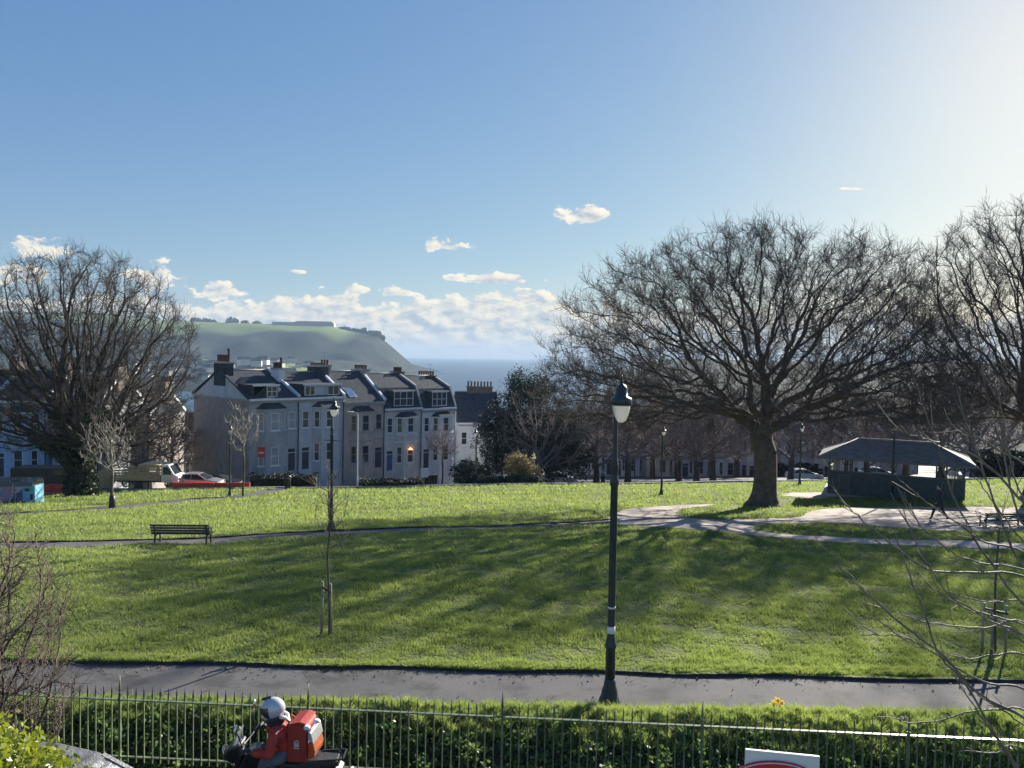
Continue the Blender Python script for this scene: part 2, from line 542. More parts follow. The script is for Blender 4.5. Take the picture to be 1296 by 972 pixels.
def mth(op, a, b=None, c=None, clamp=False):
    n = N.new('ShaderNodeMath'); n.operation = op; n.use_clamp = clamp
    for i, x in enumerate((a, b, c)):
        if x is None: continue
        if isinstance(x, (int, float)): n.inputs[i].default_value = x
        else: L.new(x, n.inputs[i])
    return n.outputs[0]
tc = N.new('ShaderNodeTexCoord'); sx = N.new('ShaderNodeSeparateXYZ'); L.new(tc.outputs['Generated'], sx.inputs[0])
yy = mth('MAXIMUM', sx.outputs['Y'], .02)
U = mth('DIVIDE', sx.outputs['X'], yy); Vv = mth('DIVIDE', sx.outputs['Z'], yy)
def nz(sc_u, sc_v, scale, det, off=(0, 0), rough=.55, seed=0):
    cmb = N.new('ShaderNodeCombineXYZ')
    L.new(mth('MULTIPLY_ADD', U, sc_u, off[0]), cmb.inputs[0]); L.new(mth('MULTIPLY_ADD', Vv, sc_v, off[1]), cmb.inputs[1]); cmb.inputs[2].default_value = seed
    n = N.new('ShaderNodeTexNoise'); n.inputs['Scale'].default_value = scale; n.inputs['Detail'].default_value = det; n.inputs['Roughness'].default_value = rough
    L.new(cmb.outputs[0], n.inputs['Vector']); return n.outputs['Fac']
def uv(px, py):
    d = ray(px, py); return d.x / d.y, d.z / d.y
# envelope of where clouds stand: a low bank above the sea, and small separate cumulus
env = None
bank_u = mth('SMOOTHSTEP', 0, 0, 0) if False else None
def sstep(x, a, b):
    mr = N.new('ShaderNodeMapRange'); mr.interpolation_type = 'SMOOTHSTEP'
    L.new(x, mr.inputs['Value']); sset(mr, **{'From Min': a, 'From Max': b, 'To Min': 0, 'To Max': 1}); return mr.outputs['Result']
top_n = nz(1, 0, 5.5, 2, seed=3.3)
top = mth('MULTIPLY_ADD', top_n, .10, .025)                 # top of the bank, wandering
bk = mth('SUBTRACT', 1.0, mth('DIVIDE', Vv, top))
bk = mth('MULTIPLY', mth('MINIMUM', mth('MULTIPLY', bk, 2.0), .86), mth('MULTIPLY', sstep(U, 1.6, .9), sstep(U, -2.5, -1.8)))
bk = mth('MULTIPLY', bk, mth('SUBTRACT', 1.0, mth('MULTIPLY', sstep(U, .02, .12), .35)))
env = bk
clouds = [(738, 275, 34, 15), (566, 313, 27, 10), (622, 354, 38, 9), (52, 318, 38, 18), (196, 357, 36, 22), (455, 368, 20, 8), (502, 371, 24, 8),
          (377, 345, 9, 3), (571, 352, 8, 4), (655, 382, 46, 15), (15, 352, 40, 16), (275, 372, 30, 14), (432, 385, 30, 12), (690, 355, 8, 3), (1078, 239, 22, 2.2)]
for (px, py, rx, ry) in clouds:
    u0, v0 = uv(px, py)
    du = mth('MULTIPLY', mth('SUBTRACT', U, u0), F / rx); dv = mth('MULTIPLY', mth('SUBTRACT', Vv, v0), F / ry)
    # flatter below than above
    dvv = mth('MULTIPLY', dv, mth('MULTIPLY_ADD', mth('LESS_THAN', dv, 0), .7, 1.0))
    r2 = mth('ADD', mth('MULTIPLY', du, du), mth('MULTIPLY', dvv, dvv))
    e = mth('SUBTRACT', .66, mth('MULTIPLY', mth('SQRT', r2), .46))
    env = mth('MAXIMUM', env, e)
n1 = nz(1, 1.8, 30, 12, rough=.66, seed=1.0)
n1b = nz(1, 1.8, 30, 12, off=(.008, .011), rough=.66, seed=1.0)
dens = mth('ADD', mth('MULTIPLY', env, .52), mth('SUBTRACT', n1, .60))
densb = mth('ADD', mth('MULTIPLY', env, .52), mth('SUBTRACT', n1b, .60))
alpha = sstep(dens, 0.0, .07)
shade = mth('MULTIPLY_ADD', mth('SUBTRACT', n1, n1b), 3.2, .62, clamp=True)   # brighter towards the sun
thick = sstep(dens, .06, .34)
cr = N.new('ShaderNodeValToRGB'); cr.color_ramp.elements[0].color = (3.2, 3.8, 4.5, 1); cr.color_ramp.elements[1].color = (8.0, 7.3, 5.9, 1)
L.new(mth('SUBTRACT', shade, mth('MULTIPLY', thick, .22), clamp=True), cr.inputs['Fac'])
fade = mth('MULTIPLY', alpha, mth('MULTIPLY_ADD', sstep(Vv, 0.0, .03), .5, .45))
fade = mth('MULTIPLY', fade, mth('GREATER_THAN', sx.outputs['Y'], .03))
mx = N.new('ShaderNodeMix'); mx.data_type = 'RGBA'
L.new(fade, mx.inputs[0]); L.new(skg.outputs['Color'], mx.inputs[6]); L.new(cr.outputs['Color'], mx.inputs[7])
L.new(mx.outputs[2], bg.inputs['Color'])

# haze: one closed box of even, pale air round the whole scene
if HAZE:
    mb = MB(); mb.box(-11000, 11000, -400, 13500, -58, 124)
    hz = mb.build('haze'); hz['kind'] = 'stuff'
    hz['label'] = 'pale sea air between the park and the headland'; hz['category'] = 'haze'
    m = bpy.data.materials.new('haze air'); m.use_nodes = True; m.node_tree.nodes.clear()
    o_ = m.node_tree.nodes.new('ShaderNodeOutputMaterial'); v_ = m.node_tree.nodes.new('ShaderNodeVolumePrincipled')
    v_.inputs['Color'].default_value = (.47, .64, .86, 1); v_.inputs['Density'].default_value = HAZE; v_.inputs['Anisotropy'].default_value = 0.0
    m.node_tree.links.new(v_.outputs[0], o_.inputs['Volume'])
    hz.data.materials.clear(); hz.data.materials.append(m)

# ------------------------------------------------------------------ ground
def ground_mat():
    m, nt, p, out = new_mat('lawn turf'); N = nt.nodes; L = nt.links
    tc = N.new('ShaderNodeTexCoord')
    def noise(s, d=6):
        n = N.new('ShaderNodeTexNoise'); n.inputs['Scale'].default_value = s; n.inputs['Detail'].default_value = d; L.new(tc.outputs['Object'], n.inputs['Vector']); return n
    a = noise(.35); b = noise(3.5)
    ad = N.new('ShaderNodeMath'); ad.operation = 'ADD'; L.new(a.outputs['Fac'], ad.inputs[0]); L.new(b.outputs['Fac'], ad.inputs[1])
    rp = N.new('ShaderNodeValToRGB'); L.new(ad.outputs[0], rp.inputs['Fac'])
    hf = N.new('ShaderNodeMath'); hf.operation = 'MULTIPLY'; hf.inputs[1].default_value = .5; L.new(ad.outputs[0], hf.inputs[0]); L.new(hf.outputs[0], rp.inputs['Fac'])
    e = rp.color_ramp.elements; e[0].position = .36; e[0].color = (.07, .10, .03, 1); e[1].position = .64; e[1].color = (.19, .22, .06, 1)
    L.new(rp.outputs['Color'], p.inputs['Base Color']); sset(p, Roughness=.9)
    p.inputs['Specular IOR Level'].default_value = .2
    wn = noise(.09, 10); wr = N.new('ShaderNodeMapRange'); wr.interpolation_type = 'SMOOTHSTEP'; sset(wr, **{'From Min': .56, 'From Max': .70, 'To Max': .7}); L.new(wn.outputs['Fac'], wr.inputs['Value'])
    wm = N.new('ShaderNodeMix'); wm.data_type = 'RGBA'; L.new(wr.outputs['Result'], wm.inputs[0]); L.new(rp.outputs['Color'], wm.inputs[6]); wm.inputs[7].default_value = (.12, .11, .05, 1); L.new(wm.outputs[2], p.inputs['Base Color'])
    c = noise(14, 8); bp = N.new('ShaderNodeBump'); bp.inputs['Strength'].default_value = 1; bp.inputs['Distance'].default_value = .12
    L.new(c.outputs['Fac'], bp.inputs['Height']); L.new(bp.outputs['Normal'], p.inputs['Normal'])
    return m
M['turf'] = ground_mat()
ys = np.concatenate([np.arange(-30, 8, 3.0), np.arange(8, 10, .45), np.arange(10, 13, .15), np.arange(13, 50, .45), np.arange(50, 110, 1.2), np.geomspace(110, 600, 40)])
xs = np.concatenate([-np.geomspace(700, 46, 24), np.arange(-45, 45.1, .6), np.geomspace(46, 700, 24)])
GX, GY = np.meshgrid(xs, ys); V = np.stack([GX, GY, zt(GX, GY)], 2).reshape(-1, 3)
nx, ny = len(xs), len(ys)
ii = np.arange(nx - 1)[None] + (np.arange(ny - 1) * nx)[:, None]
Fq = np.stack([ii, ii + 1, ii + 1 + nx, ii + nx], 2).reshape(-1, 4)
o = link('ground', npmesh('ground', V, [Fq], [M['turf']], smooth=True)); tag(o, 'bright green park lawn sloping away to the houses', 'lawn', kind='structure')

def asphalt_mat(name, c, c2, stain):
    m, nt, p, out = new_mat(name); N = nt.nodes; L = nt.links; tc = N.new('ShaderNodeTexCoord')
    def nn(s, d, a, b, lo, hi):
        n = N.new('ShaderNodeTexNoise'); n.inputs['Scale'].default_value = s; n.inputs['Detail'].default_value = d; n.inputs['Roughness'].default_value = .65; L.new(tc.outputs['Object'], n.inputs['Vector'])
        r = N.new('ShaderNodeMapRange'); sset(r, **{'From Min': a, 'From Max': b, 'To Min': lo, 'To Max': hi}); L.new(n.outputs['Fac'], r.inputs['Value']); return r.outputs['Result']
    big = nn(.5, 6, .35, .65, 0, 1); sp = nn(90, 2, .3, .7, .72, 1.28); st = nn(1.3, 9, .50, .62, 1.08, .66)
    v = N.new('ShaderNodeTexVoronoi'); v.feature = 'DISTANCE_TO_EDGE'; v.inputs['Scale'].default_value = .55; L.new(tc.outputs['Object'], v.inputs['Vector'])
    ck = N.new('ShaderNodeMapRange'); sset(ck, **{'From Min': .004, 'From Max': .014, 'To Min': .62, 'To Max': 1}); L.new(v.outputs['Distance'], ck.inputs['Value'])
    mx = N.new('ShaderNodeMix'); mx.data_type = 'RGBA'; L.new(big, mx.inputs[0]); mx.inputs[6].default_value = c4(c); mx.inputs[7].default_value = c4(c2)
    k = sp
    for o_ in (st,):
        q = N.new('ShaderNodeMath'); q.operation = 'MULTIPLY'; L.new(k, q.inputs[0]); L.new(o_, q.inputs[1]); k = q.outputs[0]
    vm = N.new('ShaderNodeVectorMath'); vm.operation = 'SCALE'; L.new(mx.outputs[2], vm.inputs[0]); L.new(k, vm.inputs['Scale']); L.new(vm.outputs[0], p.inputs['Base Color'])
    sset(p, Roughness=.85); p.inputs['Specular IOR Level'].default_value = .25
    n2 = N.new('ShaderNodeTexNoise'); n2.inputs['Scale'].default_value = 70; L.new(tc.outputs['Object'], n2.inputs['Vector']); b = N.new('ShaderNodeBump'); b.inputs['Strength'].default_value = .4; b.inputs['Distance'].default_value = .02
    L.new(n2.outputs['Fac'], b.inputs['Height']); L.new(b.outputs['Normal'], p.inputs['Normal'])
    return m
M['path'] = asphalt_mat('path asphalt', (.074, .073, .077), (.108, .104, .106), .5)
M['plaza'] = mat('dusty pinkish plaza surface', (.24, .19, .165), .9, .3, .7, .4, 40, c2=(.50, .42, .37), detail=10)
M['road'] = mat('road asphalt', (.05, .05, .055), .8, .2, 1, .3, 50)
M['soil'] = mat('dark soil edge', (.035, .028, .02), .95, .4, 5, .6, 20)

paths_xy = []
def ribbon(name, pts, width, m, dz=.014, label=None, cat='path', lip=None):
    pts = [Vector((p[0], p[1])) for p in pts]
    fine = []
    for i in range(len(pts) - 1):      # catmull-rom
        p0 = pts[max(i - 1, 0)]; p1 = pts[i]; p2 = pts[i + 1]; p3 = pts[min(i + 2, len(pts) - 1)]
        n = max(2, int((p2 - p1).length / .45))
        for k in range(n):
            t = k / n
            fine.append(.5 * ((2 * p1) + (p2 - p0) * t + (2 * p0 - 5 * p1 + 4 * p2 - p3) * t * t + (3 * p1 - p0 - 3 * p2 + p3) * t ** 3))
    fine.append(pts[-1])
    Vv_ = []; side = [[], []]; K = 4
    for i, p in enumerate(fine):
        d = (fine[min(i + 1, len(fine) - 1)] - fine[max(i - 1, 0)]).normalized(); nrm = Vector((-d.y, d.x))
        for k in range(K + 1):
            q = p + nrm * width * (k / K - .5) + nrm * .05 * math.sin(i * .7) * (1 if k == K else -1 if k == 0 else 0)
            Vv_.append((q.x, q.y, zg(q.x, q.y) + dz))
            if k == 0: side[0].append(q)
            if k == K: side[1].append(q)
    n = len(fine); a = np.arange(n - 1)[:, None] * (K + 1) + np.arange(K)[None]
    Fq = np.stack([a, a + K + 1, a + K + 2, a + 1], 2).reshape(-1, 4)
    o = link(name, npmesh(name, Vv_, [Fq], [m])); tag(o, label, cat, kind='structure')
    paths_xy.append(np.array([tuple(q) for q in side[0]] + [tuple(q) for q in side[1][::-1]]))
    if lip is not None:      # a raised dark turf edge along one side
        s = side[lip]; t = [fine[i] for i in range(n)]
        VV = []; FF = []
        rr = random.Random(5)
        for i in range(n):
            out = (s[i] - t[i]).normalized(); z = zg(s[i].x, s[i].y); h = .055 + .03 * rr.random()
            for oo, hh in ((-.04, .0), (.0, h * .9), (.08, h), (.22, .0)):
                q = s[i] + out * oo; VV.append((q.x, q.y, z + hh + (0.004 if oo < 0 else 0)))
        for i in range(n - 1):
            for k in range(3): FF.append((i * 4 + k, i * 4 + k + 1, (i + 1) * 4 + k + 1, (i + 1) * 4 + k))
        me = npmesh('turf_edge', VV, [np.array(FF)], [M['soil'], M['turf']], midx=[0 if j % 3 == 0 else 1 for j in range(len(FF))])
        link('turf_edge', me, o)
    return o

def poly_sheet(name, poly, m, dz, label, cat, grid=.6, rec=True):
    poly = np.array(poly)
    x0, y0 = poly.min(0); x1, y1 = poly.max(0)
    X, Y = np.meshgrid(np.arange(x0, x1, grid), np.arange(y0, y1, grid)); pts = np.stack([X.ravel(), Y.ravel()], 1)
    pts = pts[inside(pts, poly)]
    co = [Vector(p) for p in poly] + [Vector(p) for p in pts]
    r = delaunay_2d_cdt(co, [], [list(range(len(poly)))], 1, 1e-4)
    V = [(v.x, v.y, zg(v.x, v.y) + dz) for v in r[0]]
    me = bpy.data.meshes.new(name); me.from_pydata(V, [], r[2]); me.materials.append(m)
    o = link(name, me); tag(o, label, cat, kind='structure')
    if rec: paths_xy.append(poly)
    return o

def inside(P, poly):
    x, y = P[:, 0], P[:, 1]; c = np.zeros(len(P), bool); n = len(poly)
    for i in range(n):
        x0, y0 = poly[i]; x1, y1 = poly[(i + 1) % n]
        if y0 == y1: continue
        m = ((y0 > y) != (y1 > y)) & (x < (x1 - x0) * (y - y0) / (y1 - y0) + x0)
        c ^= m
    return c

gp = lambda L_: [tuple(ground(x, y))[:2] for x, y in L_]
def smooth_poly(P, it=2):
    P = [Vector(p) for p in P]
    for _ in range(it):
        Q = []
        for i in range(len(P)):
            a, b = P[i], P[(i + 1) % len(P)]
            Q += [a * .75 + b * .25, a * .25 + b * .75]
        P = Q
    return [tuple(p) for p in P]
ribbon('path', [(-32, 13.22), (-10, 13.3), (0, 13.22), (10, 13.1), (32, 12.9)], 1.62, M['path'], .014, 'grey asphalt path just behind the railings', 'path', lip=1)
ribbon('path', gp([(-160, 692), (0, 690), (120, 688.5), (232, 686), (330, 680), (450, 674), (600, 669), (700, 664.5), (782, 660)]), 1.25, M['path'], .014,
       'narrow path crossing the lawn behind the slatted bench', 'path', lip=1)
ribbon('path', gp([(-160, 668), (-40, 657), (60, 649), (140, 643), (240, 633.5), (330, 624), (420, 617.5)]), 1.5, M['path'], .014,
       'path climbing the far left lawn past the pale young tree', 'path', lip=1)
plaza = smooth_poly(gp([(766, 661), (774, 652), (790, 645.5), (815, 642), (850, 640), (905, 638), (905, 639.5), (868, 643.5), (853, 649), (858, 653.5), (880, 657), (920, 658.5), (975, 657), (1015, 655), (1020, 650),
         (1030, 645.5), (1060, 643), (1130, 642), (1200, 642), (1310, 643), (1420, 645), (1420, 676), (1310, 673), (1250, 673), (1180, 672), (1110, 667), (1060, 662), (1000, 662.5), (960, 666), (948, 671), (985, 676),
         (1050, 680), (1130, 683), (1300, 689), (1400, 693), (1400, 702), (1300, 697), (1130, 690), (1040, 686), (960, 679), (900, 672), (850, 668), (800, 667)]), 2)
poly_sheet('plaza', plaza, M['plaza'], .022, 'pinkish brown open plaza and looping paths by the big tree', 'plaza')
poly_sheet('shelter_path', gp([(985, 627), (1003, 623.5), (1050, 623.5), (1060, 628), (1035, 632)]), M['plaza'], .022, 'short pale path leading to the park shelter', 'path')
poly_sheet('road', [(-95, 65), (-20, 65.5), (0, 67), (60, 73), (90, 76), (90, 84), (24, 84), (3, 104), (-4, 98), (-10, 90), (-25, 72.5), (-95, 72.5)], M['road'], .03, 'street between the park and the terraced houses', 'road', grid=1.5)
poly_sheet('far_street', [(24, 84.2), (90, 84.2), (150, 90), (150, 170), (-40, 170), (3, 104.5)], M['road'], .03, 'dull streets and yards beyond the park', 'road', grid=3, rec=False)
mb = MB().mat(M['stone_trim'])
for (a, b) in (((-95, 65), (-20, 65.5)), ((-20, 65.5), (0, 67)), ((0, 67), (60, 73))):
    n = 20
    for i in range(n):
        p = Vector(a).lerp(Vector(b), i / n); q = Vector(a).lerp(Vector(b), (i + 1) / n)
        mb.bar(on(p.x, p.y - .1, .06), on(q.x, q.y - .1, .06), .16, .22)
tag(mb.build('kerb'), 'stone kerb at the foot of the lawn', 'kerb', kind='structure')
# the near road under the rider and the verge below the railings
mb = MB().mat(M['road']); mb.add([(-40, 2, .02), (40, 2, .02), (40, 9.3, .02), (-40, 10.2, .02)], [(0, 1, 2, 3)])
tag(mb.build('near_road'), 'road in front of the railings', 'road', kind='structure')

# ------------------------------------------------------------------ grass blades
rng = np.random.default_rng(3)
n = 900; X = rng.uniform(-11, 11, n); Y = 13.2 + np.sign(rng.normal(size=n)) * (.78 - np.abs(rng.normal(size=n)) * .22)
V, Fq = leaves(np.stack([X, Y, zt(X, Y) + .03], 1), .045, rng, flat=.9, aspect=.7)
lf = link('leaf_litter', npmesh('leaf_litter', V, [Fq], [mat('fallen brown leaves', (.10, .065, .035), .8, .5, 30)])); tag(lf, 'scattered brown leaves along the edges of the front path', 'leaf litter', kind='stuff')
def grass(n, y0, y1, x_of_y, hmul=1.0, dz=0.0):
    # density falls off with distance
    u = rng.random(n); a = -1.1
    Y = (y0 ** a + u * (y1 ** a - y0 ** a)) ** (1 / a)
    X = (rng.random(n) * 2 - 1) * (x_of_y(Y))
    P2 = np.stack([X, Y], 1); keep = np.ones(n, bool)
    for poly in paths_xy: 
        bb = (X > poly[:, 0].min()) & (X < poly[:, 0].max()) & (Y > poly[:, 1].min()) & (Y < poly[:, 1].max())
        ix = np.nonzero(bb)[0]
        if len(ix): keep[ix[inside(P2[ix], poly)]] = False
    fine = np.sin(X * 13 + 3 * np.sin(Y * 7.3)) * np.sin(Y * 17 + 2.5 * np.sin(X * 6.1))
    patch = .75 * fine + np.sin(X * 1.7 + np.sin(Y * 2.3)) * np.sin(Y * 1.9 + np.sin(X * 1.3) * 2) + .6 * np.sin(X * 5.1 + Y * 3.3) * np.sin(Y * 4.7 - X * 2.2)
    keep &= (rng.random(n) < np.clip(.62 + .44 * patch, .08, 1))
    X, Y, patch = X[keep], Y[keep], patch[keep]; n = len(X)
    Z = zt(X, Y) + dz; s = (Y / 14)
    h = (.040 + .028 * rng.random(n)) * s ** .6 * np.clip(1 + .55 * patch, .3, 2.2) * hmul
    wd = .0065 * s ** 1.1 * rng.uniform(.7, 1.3, n)
    an = rng.random(n) * 2 * PI; wx, wy = np.cos(an) * wd, np.sin(an) * wd
    lean = rng.normal(size=(n, 2)) * (h * .45)[:, None]
    A = np.stack([X - wx, Y - wy, Z - .004], 1); B = np.stack([X + wx, Y + wy, Z - .004], 1); C = np.stack([X + lean[:, 0], Y + lean[:, 1], Z + h], 1)
    V = np.stack([A, B, C], 1).reshape(-1, 3)
    return V, np.arange(3 * n).reshape(n, 3)
V, Fq = grass(GRASS, 14.0, 66, lambda Y: Y * .78 + 2)
g1 = link('grass', npmesh('grass', V, [Fq], [M['grass_blade']])); tag(g1, 'short bright grass blades covering the park lawn', 'grass', kind='stuff')
V, Fq = grass(GRASS // 12, 14.02, 14.36, lambda Y: Y * .78 + 2, 1.1, .05)
g2 = link('verge_grass', npmesh('verge_grass', V, [Fq], [M['grass_blade']])); tag(g2, 'longer grass along the far edge of the front path', 'grass', kind='stuff')

# ------------------------------------------------------------------ sea, headland, far shore
def sea_mat():
    m, nt, p, out = new_mat('sea water'); N = nt.nodes; L = nt.links
    p.inputs['Base Color'].default_value = (.03, .07, .12, 1); sset(p, Roughness=.45); p.inputs['Specular IOR Level'].default_value = .18
    tc = N.new('ShaderNodeTexCoord'); ns = N.new('ShaderNodeTexNoise'); ns.inputs['Scale'].default_value = .05; ns.inputs['Detail'].default_value = 8
    L.new(tc.outputs['Object'], ns.inputs['Vector']); b = N.new('ShaderNodeBump'); b.inputs['Strength'].default_value = .4; b.inputs['Distance'].default_value = 1.0
    L.new(ns.outputs['Fac'], b.inputs['Height']); L.new(b.outputs['Normal'], p.inputs['Normal'])
    return m
mb = MB().mat(sea_mat()); mb.add([(-10500, 330, -46), (10500, 330, -46), (10500, 13000, -46), (-10500, 13000, -46)], [(0, 1, 2, 3)])
tag(mb.build('sea'), 'calm pale blue sea reaching the horizon', 'sea', kind='structure')

def far_mat():
    m, nt, p, out = new_mat('far hillside'); N = nt.nodes; L = nt.links
    tc = N.new('ShaderNodeTexCoord'); at_ = N.new('ShaderNodeAttribute'); at_.attribute_name = 'field'
    ns = N.new('ShaderNodeTexNoise'); ns.inputs['Scale'].default_value = .02; ns.inputs['Detail'].default_value = 8; L.new(tc.outputs['Object'], ns.inputs['Vector'])
    w1 = N.new('ShaderNodeValToRGB'); w1.color_ramp.elements[0].position = .35; w1.color_ramp.elements[1].position = .65
    w1.color_ramp.elements[0].color = (.004, .007, .006, 1); w1.color_ramp.elements[1].color = (.024, .032, .022, 1); L.new(ns.outputs['Fac'], w1.inputs['Fac'])
    mx = N.new('ShaderNodeMix'); mx.data_type = 'RGBA'; L.new(at_.outputs['Fac'], mx.inputs[0]); L.new(w1.outputs['Color'], mx.inputs[6]); mx.inputs[7].default_value = (.16, .21, .07, 1)
    L.new(mx.outputs[2], p.inputs['Base Color']); sset(p, Roughness=1); p.inputs['Specular IOR Level'].default_value = .1
    return m
M['far'] = far_mat()
def hillfield(name, X0, X1, Y0, Y1, nx_, ny_, hf, label, field=None):
    X, Y = np.meshgrid(np.linspace(X0, X1, nx_), np.linspace(Y0, Y1, ny_)); Z = hf(X, Y)
    V = np.stack([X, Y, Z], 2).reshape(-1, 3)
    ii = np.arange(nx_ - 1)[None] + (np.arange(ny_ - 1) * nx_)[:, None]
    Fq = np.stack([ii, ii + 1, ii + 1 + nx_, ii + nx_], 2).reshape(-1, 4)
    me = npmesh(name, V, [Fq], [M['far']], smooth=True)
    a = me.attributes.new('field', 'FLOAT', 'POINT')
    fv = field(X, Y, Z).ravel() if field else np.zeros(len(V)); a.data.foreach_set('value', fv.astype(np.float32))
    o = link(name, me); tag(o, label, 'hill', kind='structure'); return o
def crest_pts():
    P = [(-300, 390), (-100, 392), (0, 398), (100, 398), (170, 401), (220, 406), (300, 409), (360, 411), (420, 413), (445, 419), (462, 422), (480, 427), (490, 434), (498, 441), (507, 449), (516, 457), (526, 466), (545, 471), (570, 473), (590, 480)]
    out = []
    for x, y in P: p = at(x, y, 2300); out.append((p.x, p.z))
    return np.array(out)
CP = crest_pts()
def wob(X, Y): return np.sin(X * .011 + 1.7 * np.sin(Y * .004)) * np.sin(Y * .009 + np.sin(X * .006) * 2) + .5 * np.sin(X * .027 + Y * .013) * np.sin(Y * .023)
def headland(X, Y):
    c = np.interp(X, CP[:, 0], CP[:, 1])
    yc = 2300
    front = 1560 + 260 * np.clip((X + 1100) / 800, 0, 1)
    t = np.clip((Y - front) / (yc - front), 0, 1); s = t * t * (3 - 2 * t)
    tb = np.clip((2500 - Y) / 200, 0, 1); s = np.where(Y > yc, tb * tb * (3 - 2 * tb), s)
    h = -50 + (c + 50) * np.where(Y > yc, s, .35 * t ** .5 * 0 + s)
    h = h + (wob(X, Y) * 9 + 5 * np.sin(X * .045 + 2 * np.sin(Y * .01))) * np.clip(s * (1 - s) * 4, 0, 1) * np.clip((c + 40) / 60, 0, 1)
    # low land of the valley to the left of the point
    low = -52 + 34 * np.clip((-X - 215) / 170, 0, 1) * np.clip((Y - 880) / 350, 0, 1) + wob(X * 1.6, Y * 1.6) * 5
    return np.maximum(h, low)
def fields(X, Y, Z):
    f = np.clip((Y - (2085 + 35 * np.sin(X * .008)) ) / 40, 0, 1) * np.clip((-450 - X) / 40, 0, 1)
    g = ((Y > 1500) & (Y < 1720) & (X > -760) & (X < -640)) | ((Y > 1250) & (Y < 1330) & (X < -330) & (X > -470)) | ((Y > 1130) & (Y < 1200) & (X < -420) & (X > -540))
    return np.clip(f + g * 1.0, 0, 1)
hillfield('headland', -3200, -130, 850, 2560, 260, 170, headland, 'long hazy headland dropping to the sea behind the chimneys', fields)
def rightland(X, Y):
    s = np.clip((Y - 420) / 1000, 0, 1); s = s ** .8
    e = np.clip((X - 40 - .09 * Y) / (120 + .08 * Y), 0, 1); e = e * e * (3 - 2 * e)
    return -50 + e * (3 + s * 50 + wob(X * 2, Y * 2) * 5 * s) + 0 * X
hillfield('far_shore', 60, 4200, 380, 3600, 160, 110, rightland, 'low hazy shore behind the big bare tree')

def woodblobs(name, spots, label, m, leafsz, per=260):
    cs = []
    for (x, y, z, rx, rz) in spots:
        d = rng.normal(size=(per, 3)); d /= np.linalg.norm(d, axis=1)[:, None]; d *= (rng.random(per) ** .3)[:, None]
        cs.append(np.array([x, y, z]) + d * np.array([rx, rx, rz]))
    V, Fq = leaves(np.concatenate(cs), leafsz, rng, aspect=.9)
    o = link(name, npmesh(name, V, [Fq], [m])); return o
sp = []
for (x, y, rx, rz) in [(178, 402, 7, 6), (188, 404, 6, 5), (196, 405, 8, 4), (222, 406, 5, 4.5), (248, 406, 7, 3.5), (262, 407, 8, 4), (270, 408, 4, 3), (294, 407, 8, 5.5), (310, 409, 5, 3.5), (325, 410, 6, 3.5), (448, 418, 8, 2), (436, 416, 8, 2), (461, 420, 3.5, 5), (470, 422, 6, 4), (477, 423, 6, 4.5), (483, 428, 4, 4), (455, 420, 6, 3), (60, 398, 20, 5), (20, 398, 20, 4), (120, 400, 20, 5), (150, 401, 14, 4)]:
    p = at(x, y, 2290); sp.append((p.x, p.y, p.z, rx * 2.35, rz * 2.35))
o = woodblobs('woodland', sp, '', M['evergreen'], 7.5); tag(o, 'tree clumps along the crest of the far headland', 'woodland', kind='stuff')
# long low fort on the crest
p = at(383, 409.5, 2270)
f = empty('hilltop_fort', (p.x, p.y, p.z - 6), R(4), 'long low flat-topped fort on the crest of the headland', 'fort')
mb = MB().mat(M['stone_trim']); mb.box(-90, 92, 0, 40, -10, 10); mb.build('rampart', f)
mb = MB().mat(M['stone_trim']); mb.box(-20, 88, -3, 30, 10, 13.5); mb.build('upper_wall', f)
# far town in the valley
M['far_house'] = mat('pale far house walls', (.55, .54, .5), .8, .1, .1, obj_rand=.25)
mbm = MB().mat(M['far_house']); mbm.box(-5, 5, -4, 4, 0, 6); mbm.mat(M['slate']); mbm.prism([(-4.4, 6), (4.4, 6), (0, 9)], -5.3, 5.3, 'x'); hme = mbm.mesh('far_house')
rr = random.Random(11); k = 0
for i in range(90):
    px = rr.uniform(150, 400) if i % 3 else rr.uniform(225, 270); Y = rr.uniform(1040, 1400); d = ray(px, 470); X = d.x / d.y * Y
    z = float(headland(np.array([X]), np.array([Y]))[0])
    if z < -44: continue
    o = link('house', hme, None, None, (X, Y, z - .5), (0, 0, rr.uniform(-.8, .8))); s = rr.uniform(.8, 1.7); o.scale = (s, s, s * rr.uniform(.8, 1.3))
    tag(o, 'tiny pale house of the hazy town below the headland', 'house', 'far houses below the headland')
# ------------------------------------------------------------------ trees
def env_points(rng, n, c, r, zmin, shell=.35, squash=None, cone=None):
    d = rng.normal(size=(n * 3, 3)); d /= np.linalg.norm(d, axis=1)[:, None]
    rad = (rng.random(len(d)) ** shell)
    p = np.array(c) + d * rad[:, None] * np.array(r)
    p = p[p[:, 2] > zmin]
    if cone is not None:   # leave the inside of a cone under the crown empty
        rho = np.hypot(p[:, 0] - c[0], p[:, 1] - c[1]); p = p[p[:, 2] > zmin + cone * rho * 0 + 0]
    return p[:n]

def flare(P, par, rad, n, k=1.7, h=.9):
    for i in range(n):
        z = P[i][2] - P[0][2]
        rad[i] *= 1 + (k - 1) * math.exp(-z / h * 2.2)
    return rad

